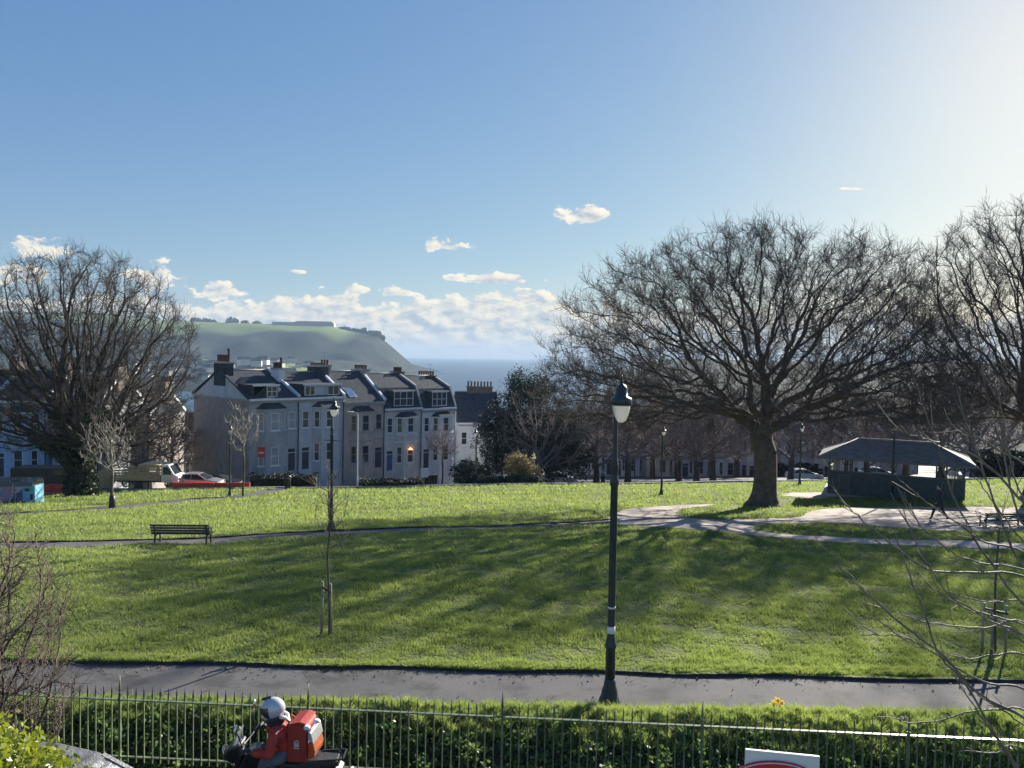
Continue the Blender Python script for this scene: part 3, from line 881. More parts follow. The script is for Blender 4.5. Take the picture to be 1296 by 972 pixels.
def make_tree(name, seed, loc, label, cat, group, trunk_h, trunk_r, envs, n_attr, step, infl, kill, tip, mats, zsplit=None, tw=(2, .7, .009), thin=.05, lean=(0, 0), tropism=(0, 0, .03), maxit=160, expo=2.25, twthr=None, k_thick=8, fl=1.7, tup=.25, jit=.17, tw2=None):
    rng = np.random.default_rng(seed)
    nt_ = max(3, int(trunk_h / step) + 1)
    tr = [(lean[0] * i / nt_ + .03 * math.sin(step * i * 1.7 + seed), lean[1] * i / nt_, -.15 + (trunk_h + .15) * i / (nt_ - 1)) for i in range(nt_)]
    A = np.concatenate([env_points(rng, int(n_attr * f), c, r, zm, sh) for (c, r, zm, sh, f) in envs])
    P, par = colonize(rng, tr, A, step, infl, kill, maxit, tropism, jit)
    rad = radii(P, par, tip, expo, trunk_r)
    rad = np.minimum(rad, trunk_r)
    rad = flare(P, par, rad, nt_, fl)
    nn_ = len(P); rad0 = rad.copy()
    if tw: P, par, rad = twigs(rng, P, par, rad, twthr or tip * 2.6, tw[0], tw[1], tw[2], up=tup)
    if tw2:
        nb_ = len(P); r2 = rad.copy(); r2[:nn_] = 9; P, par, rad = twigs(rng, P, par, r2, tw[2] * 1.05, tw2[0], tw2[1], tw2[2], up=tup, segs=2); rad[:nn_] = rad0
    return split_tree(name, P, par, rad, nt_, loc, mats, (label, cat, group), k_thick, thin)

S = TREE_DETAIL
M['ivy_bark'] = mat('damp dark bark', (.048, .042, .038), .9, .4, 3, .6, 12, spec=.15)
p = ground(967, 640)
BIG = make_tree('bare_tree', 5, p, 'huge spreading bare tree with a broad domed crown beside the shelter', 'tree', 'bare parkland trees', 3.2, .66,
    [((-.8, 0, 8.2), (13.2, 11, 8.6), 5.0, .42, .52), ((-9.0, -1, 7.0), (5.6, 6, 3.2), 4.4, .45, .12), ((8.0, 0, 7.4), (5.4, 6, 3.4), 4.6, .45, .09), ((-6.0, 0, 11.8), (4.6, 5, 3.6), 6, .45, .08), ((-.5, 1, 13.6), (4.6, 5, 4.0), 6, .45, .08), ((5.6, 0, 12.6), (4.2, 5, 3.8), 6, .45, .07), ((2, -6, 9), (5, 4, 4), 6, .45, .04)],
    int(6500 * S), .36, 4.2, .56, .0125, [M['bark_dark'], M['bark_dark']], tw=(2, .9, .0092), tw2=(2, .5, .0062), thin=.05, tropism=(0, 0, .02), expo=2.12, fl=2.1, jit=.27)
p = ground(1292, 632)
T2 = make_tree('bare_tree', 12, on(p.x + .6, p.y - .5), 'tall bare tree at the right edge with a high upswept crown', 'tree', 'bare parkland trees', 3.6, .62,
    [((0, 0, 10.2), (9.0, 9, 8.9), 4.4, .45, 1)], int(4200 * S), .36, 4.0, .62, .013, [M['bark_dark'], M['bark_dark']], tw=(2, .9, .009), tw2=(2, .5, .006), thin=.05, tropism=(0, 0, .06), expo=2.1, jit=.2)
p = ground(103, 628)
T3 = make_tree('ivy_clad_tree', 21, p, 'bare fan-shaped tree with thick ivy on its trunk standing at far left', 'tree', 'bare parkland trees', 2.8, .85,
    [((0.3, 0, 10.8), (8.6, 8, 8.4), 3.8, .5, .8), ((-5, -1, 6.2), (6, 4.5, 3.2), 2.8, .6, .12), ((4.6, -1, 5.8), (5.2, 4.5, 3.4), 2.6, .6, .08)],
    int(7000 * S), .38, 3.6, .54, .015, [M['ivy_bark'], M['ivy_bark']], tw=(2, .9, .011), tw2=(1, .5, .008), thin=.06, tropism=(0, 0, .09), expo=2.2, fl=1.3, jit=.2)
# ivy on trunk and limbs of the left tree
rngi = np.random.default_rng(5)
pts = []
for (a, b, r, n) in (((0, 0, 0), (-.1, 0, 3.0), 1.3, 3800), ((-.1, -.2, 2.6), (-1.6, -.3, 6.5), 1.0, 2200), ((0, -.2, 2.6), (.5, -.2, 8.0), .95, 2400), ((0, -.2, 2.6), (2.0, -.3, 6.6), .85, 1500), ((-.1, -.2, 2.4), (-3.8, -.2, 4.8), .7, 1300)):
    t = rngi.random(n)[:, None]; d = rngi.normal(size=(n, 3)); d /= np.linalg.norm(d, axis=1)[:, None]
    pts.append(np.array(a) * (1 - t) + np.array(b) * t + d * r * rngi.uniform(.75, 1.1, n)[:, None] * (1 - .35 * t))
V, Fq = leaves(np.concatenate(pts), .24, rngi, aspect=.9)
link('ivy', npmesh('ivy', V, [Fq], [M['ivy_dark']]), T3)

# the row of trees behind the lawn: three patterns, copied
protos = []
for i, (seed, w_, h_) in enumerate(((31, 5.2, 5.0), (32, 6.2, 4.6), (33, 4.6, 5.6))):
    t = make_tree('bare_tree', seed, (0, 0, 0), 'x', 'tree', None, 2.6, .34, [((0, 0, 6.6), (w_, w_, h_), 2.4, .5, 1)], int(1100 * S), .5, 4.0, .9, .02, [M['bark_dark'], M['twig_red']],
                  tw=(4, 1.3, .022), thin=.06, tropism=(0, 0, .05), k_thick=6, expo=2.2)
    protos.append(t)
used = [False] * 3
# (px at trunk, distance, scale, height factor)
rows = [(757, 86, 1.0, 1.0), (797, 84, 1.05, .95), (828, 104, 1.1, 1.0), (862, 96, .95, 1.0), (884, 88, .95, .95), (905, 90, 1.0, 1.0), (935, 105, 1.1, .95), (1004, 92, 1.0, 1.0), (1062, 100, 1.15, 1.0),
        (1100, 88, .95, .9), (1150, 100, 1.15, .95), (1195, 92, 1.05, 1.05), (1236, 84, 1.05, 1.0), (1275, 96, 1.2, 1.1), (712, 100, .95, .8), (175, 76, 1.0, .95), (215, 84, .95, .85)]
names = ['reddish bare tree just left of the tall lamp post, behind the lawn', 'bare tree right of the tall lamp, its trunk on the far lawn edge', 'bare tree behind the slim lamp beyond the lawn', 'bare tree with a low fork far behind the lawn, left of the domed tree',
         'dark trunked tree nearest left of the big domed tree', 'second trunk left of the big domed tree, far behind', 'far bare tree seen behind the trunk of the big domed tree', 'bare tree between the big domed tree and the shelter',
         'far tree rising above the left end of the shelter roof', 'tree behind the left half of the shelter roof', 'tree above the middle of the shelter roof', 'tree above the right half of the shelter roof', 'tree just right of the shelter roof end',
         'far tree behind the trunk of the right edge tree', 'small bare tree beside the dark evergreen', 'reddish tree behind the flatbed truck', 'twiggy tree against the brown gable wall']
for i, ((px, Y, s, hf), lb) in enumerate(zip(rows, names)):
    k = i % 3
    t = protos[k] if not used[k] else copy_tree(protos[k]); used[k] = True
    d = ray(px, 500); X = d.x / d.y * Y
    t.location = on(X, Y); t.scale = (s, s, s * hf); t.rotation_euler = (0, 0, i * 1.37)
    tag(t, lb, 'tree', 'bare trees beyond the lawn')

# young trees
def young(name, seed, loc, label, group, th, tr, envs, n, mats, step=.16, tip=.009, tw=(2, .45, .006), infl=1.6, kill=.26, tropism=(0, 0, .15)):
    return make_tree(name, seed, loc, label, 'young tree', group, th, tr, envs, n, step, infl, kill, tip, mats, tw=tw, thin=.012, jit=.09, tropism=tropism, k_thick=6, expo=2.4, fl=1.3, tup=.5)
g = 'young trees on the lawn'
p = ground(142, 643)
yt = young('young_tree', 41, p, 'young pale-twigged tree with a vase shaped crown in front of the ivy tree', g, 1.9, .085, [((-.3, 0, 3.7), (1.6, 1.3, 1.75), 2.1, .6, 1)], 260, [M['bark_dark'], M['bark_pale']], tip=.014, tw=(1, .5, .012))
mb = MB().mat(M['black_plastic']); mb.lathe([(.19, 0), (.17, .5), (.14, .75)], 10); mb.build('trunk_guard', yt)
p = ground(308, 628)
young('young_tree', 42, p, 'slim young tree beside the small lamp in front of the brown gable', g, 3.0, .07, [((0, 0, 4.9), (1.5, 1.3, 1.9), 3.0, .6, 1)], 170, [M['bark'], M['bark_pale']], tip=.013, tw=(1, .6, .011))
p = ground(560, 614)
young('young_tree', 43, p, 'street tree in front of the white terraced house', g, 2.8, .12, [((0, 0, 5.0), (2.3, 2.0, 2.3), 2.8, .6, 1)], 300, [M['bark'], M['twig_red']], tip=.016, tw=(2, .7, .014), step=.25, kill=.4, infl=2.4)
p = ground(437, 617)
young('young_tree', 44, p, 'pale street tree behind the crossbar lamp', g, 2.4, .10, [((0, 0, 4.6), (1.9, 1.6, 2.5), 2.4, .6, 1)], 240, [M['bark'], M['bark_pale']], tip=.015, tw=(2, .6, .013), step=.25, kill=.4, infl=2.2)
p = ground(415, 805)
sap = young('sapling', 45, p, 'thin staked sapling on the shaded near lawn', 'staked saplings', 1.75, .022, [((0, 0, 2.65), (.5, .4, 1.1), 1.75, .6, 1)], 60, [M['bark'], M['bark']], step=.1, tip=.0065, tw=(2, .34, .0045), infl=.9, kill=.16, tropism=(0, 0, .35))
for c in list(sap.children):
    if c.name.startswith('trunk'): sap_tr = c
mb = MB().mat(M['stake'])
def stakes(parent, xs_, h, lean=0.02):
    for x in xs_:
        mb = MB().mat(M['stake']); mb.tube([(x, .05, -.1), (x + lean * (1 if x < 0 else -1), .05, h + .05 * (x < 0))], [.028, .024], 7); mb.build('stake', parent)
    mb = MB().mat(M['black_plastic']); mb.bar((xs_[0] + .01, .02, h - .06), (xs_[-1] - .01, .0, h - .16), .012, .045); mb.build('tie', parent)
stakes(sap, (-.15, .06), 1.1)
p = ground(1258, 828)
sap2 = young('sapling', 46, p, 'second staked sapling at right behind the overhanging twigs', 'staked saplings', 1.6, .022, [((0, 0, 2.4), (.4, .4, .9), 1.6, .6, 1)], 40, [M['bark'], M['bark']], step=.1, tip=.005, tw=(2, .3, .0035), infl=.9, kill=.16, tropism=(0, 0, .35))
stakes(sap2, (-.22, -.02, .27), 1.0)

# dark evergreen with a bare one in front
p = on(*at(668, 600, 84).xy)
ev = empty('evergreen_tree', p, 0, 'massive dark evergreen tree at the end of the terrace', 'tree')
rngi = np.random.default_rng(8)
mb = MB().mat(M['bark_dark']); mb.tube([(0, 0, -.3), (.1, 0, 3), (0, 0, 7)], [.45, .36, .2], 10); mb.build('trunk', ev)
c = clumped(rngi, [((-.4, 0, 7.6), (3.6, 3.4, 4.2)), ((-2.8, 0, 5.0), (3.2, 3, 3.6)), ((2.9, 0, 5.2), (3.4, 3, 3.8)), ((.2, -.5, 4.0), (5.6, 3.6, 3.6)), ((-1.0, 0, 11.2), (1.3, 1.5, 1.7)), ((1.2, .3, 10.9), (1.2, 1.5, 1.5)), ((4.4, 0, 3.4), (3.2, 3, 3.2)), ((-3.8, 0, 7.4), (1.9, 1.6, 1.7)), ((0, 0, 9.4), (2.6, 2.4, 2.0))], 1250, 34, .40, .45)
V, Fq = leaves(c, .26, rngi, aspect=.6, up=.3)
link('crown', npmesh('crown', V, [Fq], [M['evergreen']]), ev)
make_tree('bare_tree', 51, on(*at(682, 600, 79).xy), 'fine-twigged bare tree spreading in front of the dark evergreen', 'tree', 'bare trees beyond the lawn', 1.2, .24,
    [((0, 0, 5.6), (5.0, 4, 4.9), 1.5, .5, 1)], int(1000 * S), .4, 3.2, .7, .014, [M['bark_dark'], M['twig_red']], tw=(3, 1.0, .011), thin=.05, tropism=(0, 0, .14))

def shrub(name, seed, loc, label, cat, ell, nclump, nleaf, cr, leaf, m, group=None, core=True, shell=.7, up=0, aspect=.7, stem_r=.05, rz=0):
    root = empty(name, loc, rz, label, cat, group)
    rg = np.random.default_rng(seed)
    c = clumped(rg, ell, nclump, nleaf, cr, shell)
    c = c[c[:, 2] > 0]
    V, Fq = leaves(c, leaf, rg, aspect=aspect, up=up)
    link('foliage', npmesh('foliage', V, [Fq], [m]), root)
    if core:
        mb = MB().mat(M['bark_dark'])
        for (cc, r) in ell:
            for k in range(3):
                a = rg.uniform(-1, 1, 2)
                mb.tube([(cc[0] * .6, cc[1] * .6, -.05), (cc[0] + a[0] * r[0] * .3, cc[1] + a[1] * r[1] * .3, cc[2]), (cc[0] + a[0] * r[0] * .6, cc[1] + a[1] * r[1] * .6, cc[2] + r[2] * .5)], [stem_r, stem_r * .7, stem_r * .3], 5)
        mb.build('stem', root)
    return root
p = on(*at(597, 608, 72.5).xy)
shrub('yew_bush', 61, p, 'rounded dark bush in front of the last white house', 'shrub', [((0, 0, 1.1), (1.9, 1.5, 1.3)), ((.6, 0, .9), (1.5, 1.4, 1.1))], 300, 26, .22, .16, M['hedge_dark'], 'dark garden shrubs')
p = on(*at(657, 604, 70.5).xy, .25)
shrub('golden_bush', 62, p, 'golden tan bush catching the sun above a dark hedge', 'shrub', [((0, 0, 1.5), (1.2, 1.1, 1.1)), ((.9, 0, .9), (1.1, 1, .8)), ((-.6, 0, .9), (1.0, 1, .7)), ((-.1, 0, 2.2), (.5, .5, .7))], 170, 22, .22, .17, M['tan_leaf'], None)
def hedge_box(name, seed, a, b, w_, h, label, m, leaf=.13, dens=330, group=None, cat='hedge'):
    a = Vector(a); b = Vector(b); Lh = (b - a).length; mid = (a + b) / 2; ang = math.atan2(b.y - a.y, b.x - a.x)
    root = empty(name, on(mid.x, mid.y), ang, label, cat, group)
    rg = np.random.default_rng(seed); n = int(dens * Lh * (w_ + 2 * h) / 2)
    z0a = zg(a.x, a.y) - root.location.z; z0b = zg(b.x, b.y) - root.location.z
    t = rg.random(n); x = (t - .5) * Lh; side = rg.random(n) * (w_ + 2 * h); y = np.where(side < h, -w_ / 2, np.where(side < h + w_, side - h - w_ / 2, w_ / 2)); z = np.where(side < h, side, np.where(side < h + w_, h, side - h - w_))
    bump_ = 1 + .10 * np.sin(x * 1.9 + seed) + .06 * np.sin(x * 5.1)
    P_ = np.stack([x, y * bump_, z * bump_ + z0a * (1 - t) + z0b * t], 1) + rg.normal(size=(n, 3)) * .07
    V, Fq = leaves(P_, leaf, rg, aspect=.8)
    link('foliage', npmesh('foliage', V, [Fq], [m]), root)
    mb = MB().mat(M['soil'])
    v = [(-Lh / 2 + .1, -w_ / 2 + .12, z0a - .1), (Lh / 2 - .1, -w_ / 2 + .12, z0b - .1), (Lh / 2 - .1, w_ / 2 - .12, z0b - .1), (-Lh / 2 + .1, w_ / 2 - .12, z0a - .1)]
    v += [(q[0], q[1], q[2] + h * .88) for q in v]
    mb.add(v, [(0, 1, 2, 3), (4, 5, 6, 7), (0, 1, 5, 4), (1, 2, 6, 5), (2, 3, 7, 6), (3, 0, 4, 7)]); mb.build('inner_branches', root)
    return root
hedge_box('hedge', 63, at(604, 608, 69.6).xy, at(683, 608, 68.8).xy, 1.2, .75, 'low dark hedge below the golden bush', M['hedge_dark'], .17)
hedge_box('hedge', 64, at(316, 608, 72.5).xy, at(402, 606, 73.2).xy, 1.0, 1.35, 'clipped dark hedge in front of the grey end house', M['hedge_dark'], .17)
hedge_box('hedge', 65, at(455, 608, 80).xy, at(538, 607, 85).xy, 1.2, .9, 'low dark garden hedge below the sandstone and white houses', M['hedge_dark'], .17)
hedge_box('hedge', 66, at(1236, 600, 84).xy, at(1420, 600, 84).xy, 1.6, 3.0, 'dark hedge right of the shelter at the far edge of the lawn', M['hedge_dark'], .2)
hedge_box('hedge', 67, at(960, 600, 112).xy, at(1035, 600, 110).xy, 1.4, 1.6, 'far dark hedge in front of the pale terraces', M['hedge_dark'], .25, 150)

# leafy bank behind the railings
rgb = np.random.default_rng(77)
n = BANK
X = rgb.uniform(-10, 10, n); t = rgb.random(n)
def bank_z(X, Y):
    b = .20 * np.clip((12.5 - Y) / .4, 0, 1) ** .7 * np.clip((Y - 10.55) / 1.3, 0, 1) ** .75
    b = b - .40 * np.clip((1.65 - (Y - (10.25 - .059 * X))) / 1.4, 0, 1)
    return b * (1 + .15 * np.sin(X * 1.3 + np.sin(X * .6) * 2)) + .07 * np.clip((12.5 - Y) / .5, 0, 1) * (np.sin(X * 9 + 2 * np.sin(Y * 6)) * np.sin(Y * 11 + 2 * np.sin(X * 5)) + .6 * np.sin(X * 19 + Y * 5) * np.sin(Y * 23 - X * 3))
fy = 10.25 - .059 * X
front = rgb.random(n) < .12
Y = np.where(front, fy + rgb.random(n) * .22, fy + .15 + rgb.random(n) * (12.42 - fy - .15))
zt_ = bank_z(X, Y)
Z = np.where(front, zt_ - .1 * rgb.random(n), zt_) 
P_ = np.stack([X, Y, Z], 1) + rgb.normal(size=(n, 3)) * np.array([.05, .05, .035])
P_[:, 2] += .05 * (np.sin(X * 7 + Y * 5) + np.sin(X * 11 - Y * 9))
P_ = P_[(Y - fy) < 1.35 + .25 * np.sin(X * 2.1 + np.sin(X * 5)) + .15 * rgb.normal(size=n)]
V, Fq = leaves(P_, .07, rgb, aspect=.75, up=.5)
bank = empty('hedge_bank', (0, 0, 0), 0, 'leafy green bank running behind the iron railings', 'hedge')
link('foliage', npmesh('foliage', V, [Fq], [M['ivy']]), bank)
xs_ = np.arange(-10.5, 10.6, .3); rows_ = [0, .25, .55, .9, 1.3, 1.7, 2.1]
VV = []
for x in xs_:
    f0 = 10.25 - .059 * x
    VV.append((x, f0 + .1, -.55))
    for r_ in rows_: VV.append((x, f0 + .12 + r_, float(bank_z(np.array(x), np.array(f0 + .12 + r_))) - .07))
k = len(rows_) + 1; a = (np.arange(len(xs_) - 1) * k)[:, None] + np.arange(k - 1)[None]
link('bank_soil', npmesh('bank_soil', VV, [np.stack([a, a + k, a + k + 1, a + 1], 2).reshape(-1, 4)], [M['soil']]), bank)
n = 170000      # rough grass on the top of the bank
X = rgb.uniform(-10, 10, n); fy = 10.25 - .059 * X; Y = fy + 1.15 + rgb.random(n) * (12.46 - fy - 1.15); Z = bank_z(X, Y) - .02
tf = np.clip(1 + .5 * np.sin(X * 12 + 2 * np.sin(Y * 9)) * np.sin(Y * 14 + X * 3), .4, 1.6); h = rgb.uniform(.05, .13, n) * tf; an = rgb.random(n) * 2 * PI; wd = rgb.uniform(.004, .008, n); ln = rgb.normal(size=(n, 2)) * (h * .5)[:, None]
A = np.stack([X - np.cos(an) * wd, Y - np.sin(an) * wd, Z], 1); B = np.stack([X + np.cos(an) * wd, Y + np.sin(an) * wd, Z], 1); C = np.stack([X + ln[:, 0], Y + ln[:, 1], Z + h], 1)
o = link('bank_grass', npmesh('bank_grass', np.stack([A, B, C], 1).reshape(-1, 3), [np.arange(3 * n).reshape(n, 3)], [M['grass_blade']])); tag(o, 'rough sunlit grass on top of the bank behind the railings', 'grass', kind='stuff')
# one yellow flower in it
p = at(983, 889, 12.3); yf = empty('yellow_flower', (p.x, p.y, 0.05), 0, 'yellow daffodil clump on the verge behind the railings', 'flower')
m_y = mat('yellow petals', (.75, .55, .02), .5, .2, 10, transl=.4)
mb = MB().mat(m_y)
for (dx, dz) in ((0, .28), (.07, .24), (-.06, .22)):
    for j in range(6):
        a = j * PI / 3; mb.add([(dx, -.02, dz), (dx + .05 * math.cos(a - .3), -.03, dz + .05 * math.sin(a - .3)), (dx + .075 * math.cos(a), -.01, dz + .075 * math.sin(a)), (dx + .05 * math.cos(a + .3), -.03, dz + .05 * math.sin(a + .3))], [(0, 1, 2, 3)])
    mb.lathe([(.018, 0), (.026, .05)], 8, (dx, -.045, dz - .02))
mb.build('petals', yf)
mb = MB().mat(M['hedge_bright'])
for dx in (0, .07, -.06): mb.tube([(dx * .3, 0, -.05), (dx, 0, .25)], .006, 5)
mb.build('stem', yf)

# near shrubs at the left edge
make_tree('bare_shrub', 71, (-6.35, 8.75, 0), 'dark dense twiggy shrub at the left edge overhanging the railings', 'shrub', None, .5, .09,
    [((0, 0, 2.1), (1.25, 1.1, 2.0), .5, .6, 1)], 2600, .12, 1.4, .15, .0055, [M['bark_dark'], M['bark_dark']], tw=(4, .3, .0036), thin=.012, tropism=(0, 0, .06), k_thick=6)
shrub('leafy_bush', 72, (-4.72, 6.5, 0), 'sunlit yellow-green leafy bush in the bottom left corner', 'shrub', [((0, 0, 1.62), (.80, .8, .90)), ((-.5, .2, 1.8), (.7, .8, .85)), ((.1, .4, 1.1), (.9, .8, 1.1))], 1300, 14, .07, .07, M['hedge_bright'], None, shell=.85, aspect=.65, up=.3)

# overhanging bare tree at the right edge, its branches reaching in
root = empty('bare_tree', (6.0, 7.2, 0), 0, 'pale-twigged bare tree just outside the right edge with long twigs hanging into view', 'tree')
mb = MB().mat(M['bark']); mb.tube([(0, 0, -.1), (.03, 0, 1.2), (-.05, 0, 2.6), (.05, 0, 4.2), (0, 0, 6.4)], [.13, .10, .085, .065, .03], 12); mb.build('trunk', root)
BR = [
 ([(1060, 705), (1066, 722), (1090, 745), (1111, 763), (1154, 800), (1196, 831), (1236, 876), (1300, 910)], 1.2, .02),
 ([(1111, 763), (1143, 778), (1188, 790), (1225, 794), (1253, 794), (1300, 788)], .8, .012),
 ([(1092, 803), (1120, 804), (1143, 806), (1181, 826), (1215, 848), (1253, 865), (1300, 873)], 1.2, .013),
 ([(1093, 756), (1103, 776), (1122, 793), (1150, 812)], 1.2, .007),
 ([(1196, 826), (1229, 834), (1263, 828), (1300, 830)], 1.0, .014),
 ([(1052, 614), (1072, 640), (1085, 652), (1106, 671), (1137, 696), (1167, 717), (1191, 724), (1239, 725), (1300, 732)], .6, .013),
 ([(1097, 684), (1115, 687), (1133, 694), (1150, 705)], .6, .006),
 ([(1169, 736), (1185, 746), (1202, 758), (1236, 777), (1263, 790), (1300, 806)], .9, .011),
 ([(1136, 604), (1155, 620), (1175, 637), (1221, 669), (1248, 686), (1300, 700)], .5, .012),
 ([(1140, 622), (1150, 640), (1167, 666), (1202, 696), (1239, 712), (1300, 722)], .7, .010),
 ([(1143, 640), (1150, 667), (1167, 701), (1196, 746), (1222, 766), (1253, 778), (1300, 792)], .9, .010),
 ([(1125, 903), (1138, 911), (1150, 914), (1184, 913), (1219, 903), (1266, 898), (1300, 900)], 1.5, .010),
 ([(1130, 665), (1140, 695), (1147, 718), (1171, 777), (1190, 830), (1224, 869), (1258, 927), (1290, 975)], 1.3, .011),
 ([(1124, 542), (1148, 549), (1175, 556), (1205, 565), (1234, 577), (1262, 600), (1300, 640)], .2, .015),
 ([(1197, 534), (1215, 545), (1240, 555), (1268, 572), (1300, 590)], .3, .011),
 ([(1155, 470), (1168, 515), (1185, 560), (1200, 610), (1222, 660), (1252, 710), (1300, 770)], .5, .013),
 ([(1205, 470), (1218, 520), (1236, 570), (1252, 620), (1275, 680), (1300, 720)], .4, .014),
 ([(1240, 455), (1252, 510), (1266, 560), (1280, 620), (1300, 670)], .3, .013),
 ([(1190, 745), (1225, 757), (1260, 762), (1300, 764)], 1.0, .008),
 ([(1202, 845), (1222, 879), (1246, 913), (1270, 947), (1290, 985)], 1.5, .010),
 ([(1213, 850), (1240, 880), (1270, 899), (1300, 920)], 1.5, .012),
 ([(1228, 755), (1245, 768), (1262, 785), (1300, 815)], 1.0, .006),
 ([(1180, 655), (1205, 663), (1240, 667), (1270, 668), (1300, 672)], .8, .008),
 ([(1230, 600), (1250, 625), (1268, 650), (1300, 690)], .5, .008),
 ([(1222, 945), (1240, 952), (1262, 952), (1290, 946)], 1.6, .007),
 ([(1255, 470), (1268, 520), (1274, 560), (1300, 640)], .2, .010),
]
mb = MB().mat(M['bark_pale']); rr = random.Random(9)
def at2(px, py, Y): return at(px, py, Y) - Vector((6.0, 7.2, 0))
nb = 0
for (pts, dd, rb) in BR:
    Y0 = 7.0 - dd * .35 + rr.uniform(-.2, .2); n = len(pts)
    P3 = [at2(x, y, Y0 + .5 * (i / n) ** 2 * .6) for i, (x, y) in enumerate(pts)]
    end = P3[-1]; dirn = (P3[-1] - P3[-2]).normalized()
    tz = end.z - .9 + rr.uniform(-.3, .2)
    e2 = Vector((end.x * .45, end.y * .5, end.z * .55 + tz * .45)); e3 = Vector((0, 0, max(.5, tz - .25)))
    allp = P3 + ([e2, e3] if pts[-1][0] >= 1285 and pts[-1][1] < 960 else [])
    # smooth
    fine = []
    for i in range(len(allp) - 1):
        p0 = allp[max(i - 1, 0)]; p1 = allp[i]; p2 = allp[i + 1]; p3 = allp[min(i + 2, len(allp) - 1)]
        for k in range(4):
            t = k / 4; q = .5 * ((2 * p1) + (p2 - p0) * t + (2 * p0 - 5 * p1 + 4 * p2 - p3) * t * t + (3 * p1 - p0 - 3 * p2 + p3) * t ** 3)
            fine.append(q + Vector((rr.gauss(0, .004), rr.gauss(0, .004), rr.gauss(0, .004))))
    fine.append(allp[-1])
    m = len(fine); mb.tube(fine, [.003 + (rb * .62) * min(1, (i / m) * 1.3) ** .8 for i in range(m)], 6)
    # buds and side twigs
    for i in range(3, int(m * .75)):
        if rr.random() < .6:
            d = (fine[i] - fine[i - 1]).normalized(); out = -d * .8 + Vector((rr.uniform(-.5, .3), rr.uniform(-.5, .5), rr.uniform(-.35, .75))); out.normalize()
            L_ = rr.choice((.03, .06, .05, .12, .22, .34)); q = fine[i]; tw_ = [q]
            for s_ in range(3): out = (out + Vector((rr.gauss(0, .15), rr.gauss(0, .15), rr.gauss(.05, .15)))).normalized(); q = q + out * L_ / 3; tw_.append(q)
            mb.tube(tw_, [.0045, .004, .0035, .0022], 4)
mb.build('crown', root)
# ------------------------------------------------------------------ houses
_wc = {}
def window_mesh(w_, h, fr='trim', gl='glass', bars=1, vbars=0, sill=True, arch=False):
    key = (round(w_, 2), round(h, 2), fr, gl, bars, vbars, sill)
    if key in _wc: return _wc[key]
    mb = MB().mat(M[gl]); mb.box(-w_ / 2, w_ / 2, .09, .12, 0, h)
    mb.mat(M[fr]); t = .07
    mb.box(-w_ / 2, -w_ / 2 + t, .02, .14, 0, h); mb.box(w_ / 2 - t, w_ / 2, .02, .14, 0, h)
    mb.box(-w_ / 2 + t, w_ / 2 - t, .02, .14, 0, t); mb.box(-w_ / 2 + t, w_ / 2 - t, .02, .14, h - t, h)
    for i in range(bars): z = h * (i + 1) / (bars + 1); mb.box(-w_ / 2 + t, w_ / 2 - t, .05, .13, z - .03, z + .03)
    for i in range(vbars): x = -w_ / 2 + w_ * (i + 1) / (vbars + 1); mb.box(x - .03, x + .03, .045, .135, t, h - t)
    if sill: mb.box(-w_ / 2 - .1, w_ / 2 + .1, -.10, .04, -.11, -.003)
    me = mb.mesh('window'); _wc[key] = me; return me

def panel(mb, P0, P1, z0, z1, ops, reveal=.16):
    "wall face from P0 to P1 (x,y) with rectangular openings (s0,s1,za,zb) and their reveals; outside is to the right of P0->P1 (towards -y)"
    P0 = Vector((P0[0], P0[1], 0)); P1 = Vector((P1[0], P1[1], 0)); Ln = (P1 - P0).length; d = (P1 - P0) / Ln; nin = Vector((-d.y, d.x, 0))
    ss = sorted({0, Ln, *[o[0] for o in ops], *[o[1] for o in ops]}); zz = sorted({z0, z1, *[o[2] for o in ops], *[o[3] for o in ops]})
    def pt(s, z, dep=0): q = P0 + d * s + nin * dep; return (q.x, q.y, z)
    for i in range(len(ss) - 1):
        for j in range(len(zz) - 1):
            sm = (ss[i] + ss[i + 1]) / 2; zm = (zz[j] + zz[j + 1]) / 2
            if any(o[0] < sm < o[1] and o[2] < zm < o[3] for o in ops): continue
            mb.add([pt(ss[i], zz[j]), pt(ss[i + 1], zz[j]), pt(ss[i + 1], zz[j + 1]), pt(ss[i], zz[j + 1])], [(0, 1, 2, 3)])
    for (a, b, c, e) in ops:
        r = reveal
        mb.add([pt(a, c), pt(a, e), pt(a, e, r), pt(a, c, r)], [(0, 1, 2, 3)]); mb.add([pt(b, c), pt(b, e), pt(b, e, r), pt(b, c, r)], [(0, 1, 2, 3)])
        mb.add([pt(a, c), pt(b, c), pt(b, c, r), pt(a, c, r)], [(0, 1, 2, 3)]); mb.add([pt(a, e), pt(b, e), pt(b, e, r), pt(a, e, r)], [(0, 1, 2, 3)])

def put_window(parent, P0, P1, s, z, w_, h, **kw):
    P0 = Vector(P0); P1 = Vector(P1); d = (P1 - P0).normalized(); q = P0 + d * s
    return link('window', window_mesh(w_, h, **kw), parent, None, (q.x, q.y, z), (0, 0, math.atan2(d.y, d.x)))

def chimney(parent, x, y, z, wx, wy, h, npots, wallm='brick_ch', ph=.55, cap=True, tall=()):
    mb = MB().mat(M[wallm]); mb.box(x - wx / 2, x + wx / 2, y - wy / 2, y + wy / 2, z - 1.6, z + h)
    mb.mat(M['stone_trim'] if wallm != 'brick_ch' else M['brick_ch']); mb.box(x - wx / 2 - .09, x + wx / 2 + .09, y - wy / 2 - .09, y + wy / 2 + .09, z + h, z + h + .16)
    ch = mb.build('chimney', parent)
    return ch, (x, y, z + h + .16)

